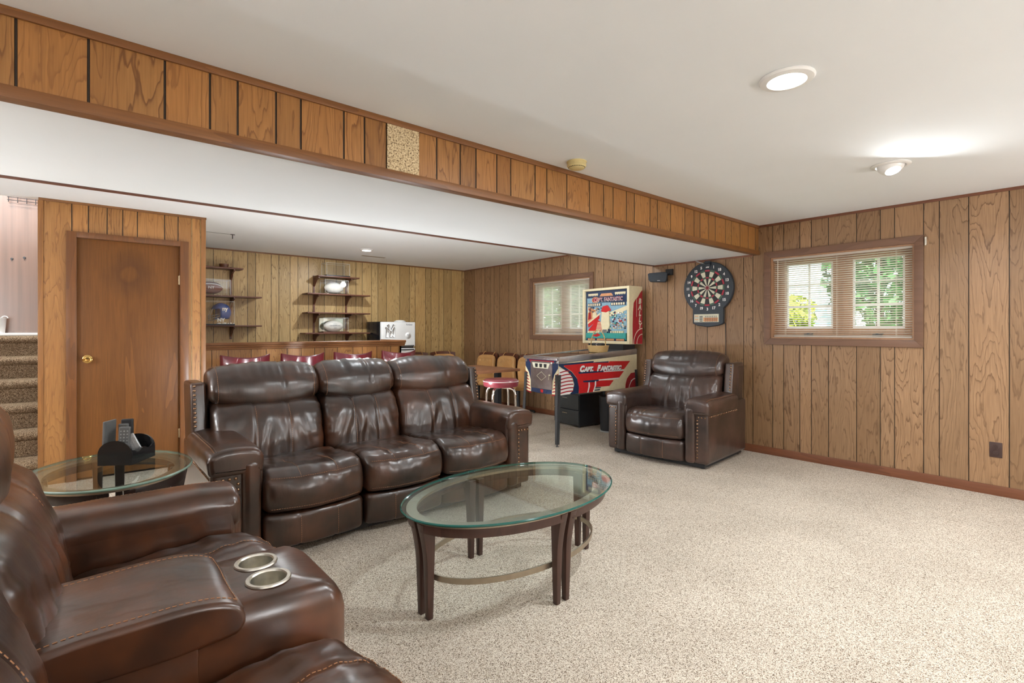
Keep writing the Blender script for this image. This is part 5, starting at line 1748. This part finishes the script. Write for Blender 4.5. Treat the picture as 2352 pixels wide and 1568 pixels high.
def acrylic_box(name, x, y, z, w, d, h, label, base=None):
    root = empty(name, (x, y, z))
    tag(root, label, 'display case', 'clear display cases')
    mb = MB(); mb.box(-w / 2, w / 2, -d / 2, d / 2, 0.016, h)
    for sx in (-1, 1):
        for sy in (-1, 1):
            mb.box(sx * w / 2 - 0.0012, sx * w / 2 + 0.0012, sy * d / 2 - 0.0012, sy * d / 2 + 0.0012, 0.016, h, 1)
    for sy in (-1, 1): mb.box(-w / 2, w / 2, sy * d / 2 - 0.0012, sy * d / 2 + 0.0012, h - 0.0012, h + 0.0012, 1)
    for sx in (-1, 1): mb.box(sx * w / 2 - 0.0012, sx * w / 2 + 0.0012, -d / 2, d / 2, h - 0.0012, h + 0.0012, 1)
    mb.build('clear_cover', [M['acrylic'], M['acrylic_edge']], root)
    if 'lettered white' in label:
        mb = MB(); mb.box(-w / 2 + 0.006, w / 2 - 0.006, d / 2 - 0.008, d / 2 - 0.004, 0.018, h - 0.006)
        lab(mb.build('back_mirror', M['mirror'], root), 'mirrored back of the case')
    mb = MB(); mb.box(-w / 2 - 0.006, w / 2 + 0.006, -d / 2 - 0.006, d / 2 + 0.006, 0.0, 0.015)
    mb.build('case_base', base or M['black'], root, bevel=0.002)
    return root
def football(x, y, z, L, R, mat, label, rz=0.0, laces=False, text=None, stripes=True):
    root = empty('football', (x, y, z), rz)
    tag(root, label, 'football', 'footballs in display cases')
    mb = MB()
    n = 20
    mb.lathe([(max(0.0008, R * math.sin(PI * k / n) ** 1.12 * (1 - 0.02 * abs(math.cos(PI * k / n)) ** 2)), -L * math.cos(PI * k / n)) for k in range(n + 1)], n=28, fn=lambda a, b, c: (c, a, b + R))
    mb.build('ball', mat, root)
    if stripes:
        mb = MB()
        pts = []
        for k in range(20):
            t = PI * (0.08 + 0.84 * k / 19)
            rr = R * math.sin(t) ** 1.12 * (1 - 0.02 * abs(math.cos(t)) ** 2)
            pts.append((-L * math.cos(t), -rr * 0.80, R + rr * 0.62))
        mb.tube(pts, 0.006, 6)
        mb.build('white_panel_edge', M['balwhite'], root)
    if laces:
        mb = MB()
        for k in range(8):
            x_ = -0.055 + k * 0.0157
            mb.tube([(x_, -R * 0.72, R * 1.66), (x_, -R * 0.86, R * 1.50)], 0.0022, 5)
        mb.build('laces', M['white'], root)
    if text:
        mb = MB()
        for tx, sz, dz, mi in text:
            place_text(mb, tx, sz, lambda a, b, c: (a, -math.sqrt(max(0, (R + 0.0015) ** 2 * (1 - (a / (L * 1.02)) ** 2) - (b + dz) ** 2)) - 0.0006, R + dz + b), 0)
        mb.build('lettering', text[0][3], root, recalc=False)
    return root
zt = lambda z: z + 0.018
acrylic_box('display_case', 2.89, YF - 0.14, zt(2.00), 0.34, 0.2, 0.19, 'empty clear case on the top shelf by the ceiling')
acrylic_box('display_case', 2.87, YF - 0.14, zt(1.745), 0.34, 0.2, 0.20, 'clear case holding the plain white football', M['acrylic'])
football(2.86, YF - 0.14, zt(1.745) + 0.0155, 0.142, 0.078, M['balwhite'], 'plain white signed football in a clear case, second shelf', stripes=True)
acrylic_box('display_case', 2.86, YF - 0.14, zt(1.475 - 0.29), 0.36, 0.2, 0.215, 'clear case with dark base holding the lettered white football', M['shelfwood'])
football(2.86, YF - 0.13, zt(1.185) + 0.0155, 0.142, 0.078, M['balwhite'], 'white championship football with dark lettering, lowest shelf', text=[('CHAMPIONS', 0.028, 0.005, M['navy']), ('MVP', 0.020, -0.028, M['navy']), ('FOOTBALL', 0.012, 0.030, M['navy'])], stripes=False)
acrylic_box('display_case', 1.30, YF - 0.14, zt(1.66), 0.38, 0.2, 0.20, 'clear case holding the brown football near the closet corner', M['acrylic'])
football(1.28, YF - 0.14, zt(1.66) + 0.0155, 0.142, 0.08, M['balbrown'], 'brown leather football with white laces in a clear case', laces=True, text=[('NY', 0.05, 0.0, M['balwhite'])])
acrylic_box('display_case', 1.33, YF - 0.14, zt(1.285), 0.40, 0.25, 0.30, 'tall clear case holding the blue football helmet', M['black'])
# helmet: faces left
hm = empty('football_helmet', (1.40, YF - 0.145, zt(1.285) + 0.0155))
tag(hm, 'shiny blue football helmet with white ny emblem in a clear case', 'helmet')
bm_ = MB()
n1, n2 = 28, 18
rings = []
for j in range(n2 + 1):
    v = PI * j / n2
    ring = []
    for i in range(n1):
        u = 2 * PI * i / n1
        x, y, z = 0.118 * math.sin(v) * math.cos(u), 0.095 * math.sin(v) * math.sin(u), 0.125 * math.cos(v)
        ring.append((x, y, z + 0.145))
    rings.append(ring)
R = [bm_.vs(r) for r in rings]
for j, (a, b) in enumerate(zip(R, R[1:])):
    for i in range(n1):
        p = (a[i].co + b[i].co) / 2
        if p.z < 0.145 - 0.085: continue
        if p.x < -0.045 and p.z < 0.185: continue
        bm_.face([a[i], a[(i + 1) % n1], b[(i + 1) % n1], b[i]])
hs = bm_.build('helmet_shell', M['helmet'], hm)
sm_ = hs.modifiers.new('solid', 'SOLIDIFY'); sm_.thickness = 0.006
mb = MB()
place_text(mb, 'ny', 0.07, lambda a, b, c: (a + 0.03, -0.0965 * math.sqrt(max(0.05, 1 - ((a + 0.03) / 0.120) ** 2 - ((b + 0.045) / 0.127) ** 2)) - 0.002, 0.190 + b), 0, bold=0.003)
mb.build('emblem', M['white'], hs, recalc=False)
mb = MB()
for z in (0.045, 0.075, 0.105):
    mb.tube([(-0.03, -0.085, z + 0.02), (-0.10, -0.075, z), (-0.145, 0.0, z - 0.004), (-0.10, 0.075, z), (-0.03, 0.085, z + 0.02)], 0.004, 6)
for y in (-0.05, 0.05):
    mb.tube([(-0.10, y * 1.2, 0.19), (-0.13, y, 0.105), (-0.125, y, 0.041)], 0.004, 6)
mb.build('face_mask', M['silver'], hm)
mb = MB()
for k, (x, w) in enumerate(((-0.07, 0.05), (-0.01, 0.05), (0.05, 0.02), (0.08, 0.02), (0.11, 0.02))):
    mb.box(x, x + w, -0.105, -0.098, 0.0, 0.012 + 0.004 * (k % 2))
place_text(mb, 'NY', 0.06, lambda a, b, c: (a - 0.02, -0.1045, 0.048 + b), 0, bold=0.003)
tag(mb.build('name_plate', M['white'], loc=(1.40, YF - 0.155, zt(1.285) + 0.0155), recalc=False), 'white cut-out letters standing in front of the blue helmet', 'sign')
mb = MB(); mb.lathe([(0.035, 0), (0.05, 0.006), (0.055, 0.05), (0.05, 0.052)], (1.44, YF - 0.12, zt(2.02)), 20)
tag(mb.build('wooden_cup', M['trim']), 'small brown wooden dish on the top left shelf', 'dish')

# ---- fridge
fr = empty('mini_fridge', (3.40, 6.98, 0))
tag(fr, 'white two-door fridge with baseball emblem behind the bar end', 'fridge')
mb = MB(); mb.box(0.0, 0.565, 0.03, 0.48, 0.02, 1.365)
mb.build('fridge_body', M['blackgloss'], fr, bevel=0.006)
for z0, z1 in ((0.03, 0.965), (0.99, 1.36)):
    mb = MB(); mb.box(0.002, 0.563, -0.02, 0.028, z0, z1)
    d = mb.build('fridge_door', M['fridge'], fr, bevel=0.01, seg=3)
    mb = MB(); mb.box(0.02, 0.54, -0.03, -0.02, z1 - 0.03 if z0 < 0.5 else z0 + 0.004, z1 - 0.012 if z0 < 0.5 else z0 + 0.02)
    mb.build('handle', M['blackmetal'], d, bevel=0.002)
mb = MB()
def stroke(p, q, w0, w1, mi, d, g=0.0, k_=[0]):
    k_[0] += 1; d += 0.00012 * k_[0]
    p, q = Vector(p), Vector(q)
    t = (q - p).normalized(); n = Vector((-t.y, t.x))
    a, b = p - t * g, q + t * g
    poly = [a + n * (w0 + g), a - n * (w0 + g), b - n * (w1 + g), b + n * (w1 + g)]
    mb.prism([(0.148 + v.x, 1.215 + v.y) for v in poly], 0.0, 0.0012, lambda x, z, k: (x, -0.020 - d - k, z), mi)
NYS = [((-0.058, -0.085), (-0.058, 0.052), 0.016, 0.010), ((-0.078, 0.060), (0.056, -0.072), 0.011, 0.012), ((0.056, -0.085), (0.056, 0.058), 0.012, 0.014),
       ((-0.040, 0.100), (0.004, 0.004), 0.015, 0.010), ((0.056, 0.100), (0.004, 0.004), 0.013, 0.010), ((0.003, 0.010), (0.003, -0.080), 0.011, 0.018)]
for st_ in NYS: stroke(*st_, 1, 0.0005, 0.0035)
for st_ in NYS: stroke(*st_, 0, 0.0030)
mb.lathe([(0.05, 0), (0.05, 0.001)], (0.44, 1.155, 0.0212), 24, mi=0, fn=lambda x, y, z: (x, -z, y))
place_text(mb, 'NY', 0.035, lambda a, b, c: (0.445 + a, -0.0228, 1.165 + b), 1)
place_text(mb, 'Yankees', 0.034, lambda a, b, c: (0.455 + a, -0.0212, 1.322 + b), 1, shear=0.3)
mb.build('emblem', [M['white'], M['navy']], fr, recalc=False)
mb = MB(); mb.lathe([(0.001, 0.03), (0.05, 0.026), (0.085, 0.012), (0.09, 0.0)], (3.40 + 0.43, 7.2, 1.366), 24)
tag(mb.build('white_dish', M['white']), 'low white upturned dish on top of the fridge', 'dish')

# ================================================================== bar stools (only backs show)
def bar_stool(loc, rz, label):
    root = empty('bar_stool', loc, rz)
    tag(root, label, 'bar stool', 'red bar stools along the bar')
    # back faces -y (the sitter looks towards +y, to the bar)
    mb = MB()
    n = 20
    top, rg = [], []
    for k in range(n + 1):
        u = -1 + 2 * k / n
        x = 0.215 * u
        y = -0.19 + 0.10 * u * u
        zt_ = 0.980 + 0.030 * abs(u) ** 2.2
        t = 0.016 * (1 - 0.5 * abs(u) ** 4)
        zb_ = 0.74 + 0.03 * u * u
        rg.append([(x, y - t, zb_), (x * 1.02, y - t * 1.2 - 0.02, (zb_ + zt_) / 2), (x * 1.03, y - t - 0.03, zt_ - 0.01), (x * 1.03, y - 0.03, zt_), (x * 1.03, y + t - 0.03, zt_ - 0.01), (x * 1.0, y + t * 1.2 - 0.015, (zb_ + zt_) / 2), (x, y + t, zb_)])
    mb.rings(rg)
    mb.build('backrest', M['vinylred'], root, smooth=60)
    mb = MB(); mb.lathe([(0.16, 0.66), (0.195, 0.67), (0.20, 0.70), (0.185, 0.725), (0.12, 0.735), (0.001, 0.737)], n=32)
    mb.build('seat', M['vinylred'], root)
    mb = MB(); mb.tube([(-0.1, -0.19, 0.69), (-0.1, -0.20, 0.78)], 0.011, 8); mb.tube([(0.1, -0.19, 0.69), (0.1, -0.20, 0.78)], 0.011, 8)
    mb.build('back_supports', M['chrome'], root)
    for sx in (-1, 1):
        for sy in (-1, 1):
            mb = MB(); mb.tube([(sx * 0.10, sy * 0.10, 0.665), (sx * 0.14, sy * 0.14, 0.62), (sx * 0.19, sy * 0.19, 0.0)], 0.012, 8)
            mb.build('leg', M['chrome'], root)
    mb = MB(); mb.tube([(x, y, 0.25) for x, y in ell(0, 0, 0.235, 0.235, 32)], 0.008, 8, closed=True)
    mb.build('foot_ring', M['chrome'], root)
    return root
wh = ['leftmost', 'second from the closet door', 'third from the closet door', 'nearest the fridge']
s0 = bar_stool((1.235, 5.55, 0), 0.05, 'red vinyl bar stool back, leftmost along the bar')
for x, w in ((1.775, 'second from the closet door'), (2.315, 'third from the closet door'), (2.87, 'nearest the fridge')):
    copy_thing(s0, (x, 5.55, 0), 0.05, 'red vinyl bar stool back along the bar, ' + w)

# ---- round chrome stool
rs = empty('round_stool', (3.35, 4.12, 0), 0.4)
tag(rs, 'round faded red stool with four bent chrome legs behind the sofa', 'stool')
mb = MB(); mb.lathe([(0.14, 0.655), (0.17, 0.66), (0.178, 0.67), (0.184, 0.70), (0.182, 0.722), (0.165, 0.736), (0.10, 0.742), (0.001, 0.744)], n=40)
mb.build('seat', M['vinylpink'], rs)
mb = MB(); mb.tube([(x, y, 0.716) for x, y in ell(0, 0, 0.185, 0.185, 40)], 0.003, 6, closed=True)
mb.build('seat_piping', M['white'], rs)
for k in range(4):
    a = k * PI / 2
    c_, s_ = math.cos(a), math.sin(a)
    P_ = catmull([(0.02, 0.648), (0.11, 0.648), (0.150, 0.632), (0.166, 0.59), (0.172, 0.45), (0.190, 0.0)], 24, closed=False)
    mb = MB(); mb.tube([(p.x * c_, p.x * s_, p.y) for p in P_], 0.0125, 10)
    mb.build('leg', M['chrome'], rs)
mb = MB(); mb.tube([(x, y, 0.2) for x, y in ell(0, 0, 0.178, 0.178, 36)], 0.008, 8, closed=True)
mb.build('foot_ring', M['chrome'], rs)

# ---- laminate table
lt = empty('dining_table', (3.91, 5.45, 0), math.radians(3))
tag(lt, 'rectangular brown laminate table on black pedestals in the back corner', 'table')
mb = MB(); mb.box(-0.48, 0.48, -0.45, 0.45, 0.705, 0.74)
mb.build('tabletop', M['tablewood'], lt, bevel=0.004)
for x in (-0.25, 0.25):
    mb = MB(); mb.box(x - 0.035, x + 0.035, -0.3, -0.23, 0.03, 0.705); mb.box(x - 0.035, x + 0.035, 0.23, 0.3, 0.03, 0.705)
    mb.box(x - 0.04, x + 0.04, -0.42, 0.42, 0.0, 0.035)
    mb.build('pedestal_leg', M['black'], lt, bevel=0.004)

# ---- tan tufted chairs
def tan_chair(loc, rz, label):
    root = empty('tufted_chair', loc, rz)
    tag(root, label, 'chair', 'tan tufted chairs by the back corner')
    def disp(s, u, a, b, n):
        d = 0
        if n.x < 0:
            for zc in (0.62, 0.76):
                for xc in (-0.13, -0.045, 0.045, 0.13):
                    d -= 0.016 * math.exp(-(((s - xc) / 0.016) ** 2 + ((b - zc) / 0.014) ** 2))
                d -= 0.005 * math.exp(-((b - zc) / 0.012) ** 2)
        return d
    prof = [(0.26, 0.40), (0.23, 0.60), (0.235, 0.80), (0.20, 0.835), (0.165, 0.80), (0.155, 0.70), (0.16, 0.55), (0.175, 0.44), (0.20, 0.40)]
    L = Loft(prof, -0.215, 0.215, 0.03, 40, 60, lambda s, u, a, b: (s, a - 0.03 * u * u, b - 0.05 * abs(u) ** 5 * (1 if b > 0.7 else 0)), disp)
    L.mesh('back_cushion', M['tan'], root)
    prof = [(0.20, 0.38), (0.20, 0.45), (0.05, 0.47), (-0.15, 0.47), (-0.22, 0.44), (-0.215, 0.38), (0.0, 0.36)]
    L = Loft(prof, -0.225, 0.225, 0.04, 20, 40)
    L.mesh('seat', M['tan'], root)
    # wooden rail, curved, standing behind and a little above the cushion
    mb = MB()
    rg = []
    for k in range(13):
        u = -1 + 2 * k / 12
        x, y = 0.235 * u, 0.262 - 0.05 * u * u
        zt_ = 0.878 - 0.02 * u * u
        rg.append([(x, y - 0.004, 0.55), (x, y - 0.004, zt_), (x, y + 0.012, zt_), (x, y + 0.012, 0.55)])
    mb.rings(rg)
    lab(mb.build('wooden_back', M['shelfwood'], root, smooth=40), 'curved dark wooden back board')
    mb = MB()
    for x in (-0.13, 0.13):
        mb.tube([(x, 0.20, 0.83), (x, 0.235, 0.872), (x, 0.262, 0.884), (x, 0.277, 0.86)], 0.006, 6)
    lab(mb.build('back_straps', M['tan'], root), 'two tan vinyl straps over the back rail')
    mb = MB(); mb.lathe([(0.028, 0.04), (0.028, 0.37)], (0, 0, 0), 14)
    for k in range(5):
        a = 2 * PI * k / 5
        mb.tube([(0.02 * math.cos(a), 0.02 * math.sin(a), 0.06), (0.25 * math.cos(a), 0.25 * math.sin(a), 0.028)], 0.014, 8)
        mb.sphere((0.25 * math.cos(a), 0.25 * math.sin(a), 0.0185), 0.018, 10, 8)
    mb.build('pedestal_base', M['black'], root)
    return root
c0 = tan_chair((4.98, 5.72, 0), math.radians(-95), 'tan tufted chair with wooden rail, against the wall next to the pinball machine')
copy_thing(c0, (4.98, 6.20, 0), math.radians(-92), 'tan tufted chair with wooden rail, middle one of the row along the window wall')
copy_thing(c0, (4.96, 6.68, 0), math.radians(-88), 'tan tufted chair with wooden rail, closest to the room corner on the window wall')
copy_thing(c0, (4.74, 7.21, 0), math.radians(-6), 'tan tufted chair against the bar wall, the one nearest the room corner')
copy_thing(c0, (4.24, 7.2, 0), math.radians(3), 'tan tufted chair by the far wall right of the fridge')

# ================================================================== stairwell objects
mb = MB()
rk = empty('wire_rack', (-0.40, 7.05, 2.545))
tag(rk, 'black wire coat rack high on the stairwell wall', 'rack')
for dz in (0.0, -0.028):
    mb.tube([(-0.12, -0.05, dz), (0.14, -0.05, dz)], 0.003, 6)
for x in (-0.11, -0.045, 0.02, 0.085):
    mb.tube([(x, 0.0, 0.11), (x, -0.05, 0.09), (x, -0.05, -0.04)], 0.003, 6); mb.sphere((x, -0.05, -0.042), 0.005, 8, 6)
mb.build('rack_wires', M['black'], rk)
for x, z in ((-0.49, 1.945), (-0.40, 1.965)):
    mb = MB(); mb.lathe([(0.011, 0.0), (0.010, 0.012), (0.004, 0.014)], (0, 0, 0), 12, fn=lambda a, b, c: (a, -c, b)); mb.tube([(0, -0.01, -0.006), (0, -0.02, -0.022)], 0.002, 6)
    tag(mb.build('coat_hook', M['blackmetal'], loc=(x, 7.05, z)), 'small dark coat hook on the reddish stairwell wall, %s' % ('lower one' if z < 1.95 else 'the upper one nearer the closet corner'), 'hook')
bq = empty('white_basket', (-0.585, 6.96, 1.2155))
tag(bq, 'white plastic basket with loop handle at the top of the stairs', 'basket')
mb = MB(); mb.lathe([(0.055, 0.0), (0.065, 0.135), (0.069, 0.14), (0.069, 0.146), (0.062, 0.146), (0.052, 0.006)], n=28)
mb.build('basket_body', M['white'], bq)
mb = MB(); mb.tube([(0.052 + 0.022 * math.cos(t), 0, 0.142 + 0.02 * math.sin(t)) for t in [PI * k / 10 for k in range(11)]], 0.004, 6)
mb.build('basket_handle', M['white'], bq)
# added light out of view, in place of daylight from upstairs
ll = empty('added_landing_light', (-0.7, 6.3, 3.3))
tag(ll, 'added unseen light above the stair landing in place of daylight from upstairs', 'ceiling light', 'recessed ceiling lights')
mb = MB(); mb.lathe([(0.12, 0), (0.12, -0.02), (0.001, -0.05)], n=28, cap=False)
mb.build('diffuser', M['lamp'], ll)
lamp_light(ll, (0, 0, -0.07), 27, 0.2)

# ================================================================== outside the windows
mb = MB(); mb.box(XR + 0.2, 30, -12, 30, 0.6, 0.95)
structure(mb.build('ground_outside', M['lawn']), 'lawn outside the windows')
def bush(x, y, rx, ry, rz_, mat, label, seed, n=1500, z0=0.95, name='bush', trunk=True):
    root = empty(name, (x, y, z0))
    tag(root, label, 'bush' if name == 'bush' else 'tree', 'shrubs outside the windows')
    r = random.Random(seed)
    mb = MB()
    for k in range(n):
        while True:
            p = Vector((r.uniform(-1, 1), r.uniform(-1, 1), r.uniform(-1, 1)))
            if 0.35 < p.length < 1: break
        p = Vector((p.x * rx, p.y * ry, (p.z + 1) * rz_ * 0.5 + 0.15))
        a, b_ = Vector((r.gauss(0, 1), r.gauss(0, 1), r.gauss(0, 1))).normalized(), Vector((r.gauss(0, 1), r.gauss(0, 1), r.gauss(0, 1))).normalized()
        s = r.uniform(0.05, 0.11)
        v = mb.vs([p - a * s, p - b_ * s * 0.6, p + a * s, p + b_ * s * 0.6])
        mb.face(v)
    mb.build('foliage', mat, root, recalc=False)
    mb = MB(); mb.tube([(0, 0, 0), (0.03, 0.02, rz_ * 0.4), (0, 0.05, rz_ * 0.8)], [0.06, 0.05, 0.02], 8)
    mb.build('trunk', M['bark'], root)
    return root
bush(9.3, 2.3, 0.7, 0.8, 2.6, M['leaf_g'], 'green bush seen through the right half of the big window', 1, 2200)
bush(12.5, 2.6, 1.2, 1.5, 4.5, M['leaf_d'], 'dark green tree behind the bush outside the big window', 2, 2200, name='tree')
bush(8.4, 3.45, 0.5, 0.55, 0.75, M['leaf_y'], 'yellow-green shrub low in the left half of the big window', 4, 900)
bush(9.6, 9.3, 0.8, 0.7, 1.6, M['leaf_g'], 'green bush outside the far window, left side', 5, 1500)
bush(8.6, 7.4, 0.8, 0.7, 2.2, M['leaf_d'], 'dark bush outside the far window, right side', 6, 1500)
bush(10.5, 11.5, 1.5, 1.8, 3.6, M['leaf_g'], 'large green tree far outside the back window', 7, 1800, name='tree')
def house(x, y, w, d, h, rz, label):
    hs_ = empty('neighbour_house', (x, y, 0.95), rz)
    tag(hs_, label, 'house')
    mb = MB(); mb.box(0, d, -w / 2, w / 2, 0, h)
    mb.build('house_wall', M['siding'], hs_)
    mb = MB()
    for k in range(int(h / 0.15)):
        mb.box(-0.012, 0, -w / 2, w / 2, k * 0.15, k * 0.15 + 0.13)
    mb.build('siding_boards', M['siding'], hs_)
    mb = MB(); mb.prism([(-w / 2 - 0.3, h), (w / 2 + 0.3, h), (0, h + 1.5)], -0.3, d + 0.3, lambda a, b, c: (c, a, b))
    mb.build('roof', M['bark'], hs_)
house(13.5, 5.2, 2.6, 4, 4.2, 0.0, 'pale blue neighbouring house seen through the left half of the big window')
house(13.5, 14.5, 5.0, 4, 3.2, 0.5, 'pale neighbouring house glimpsed through the far window')
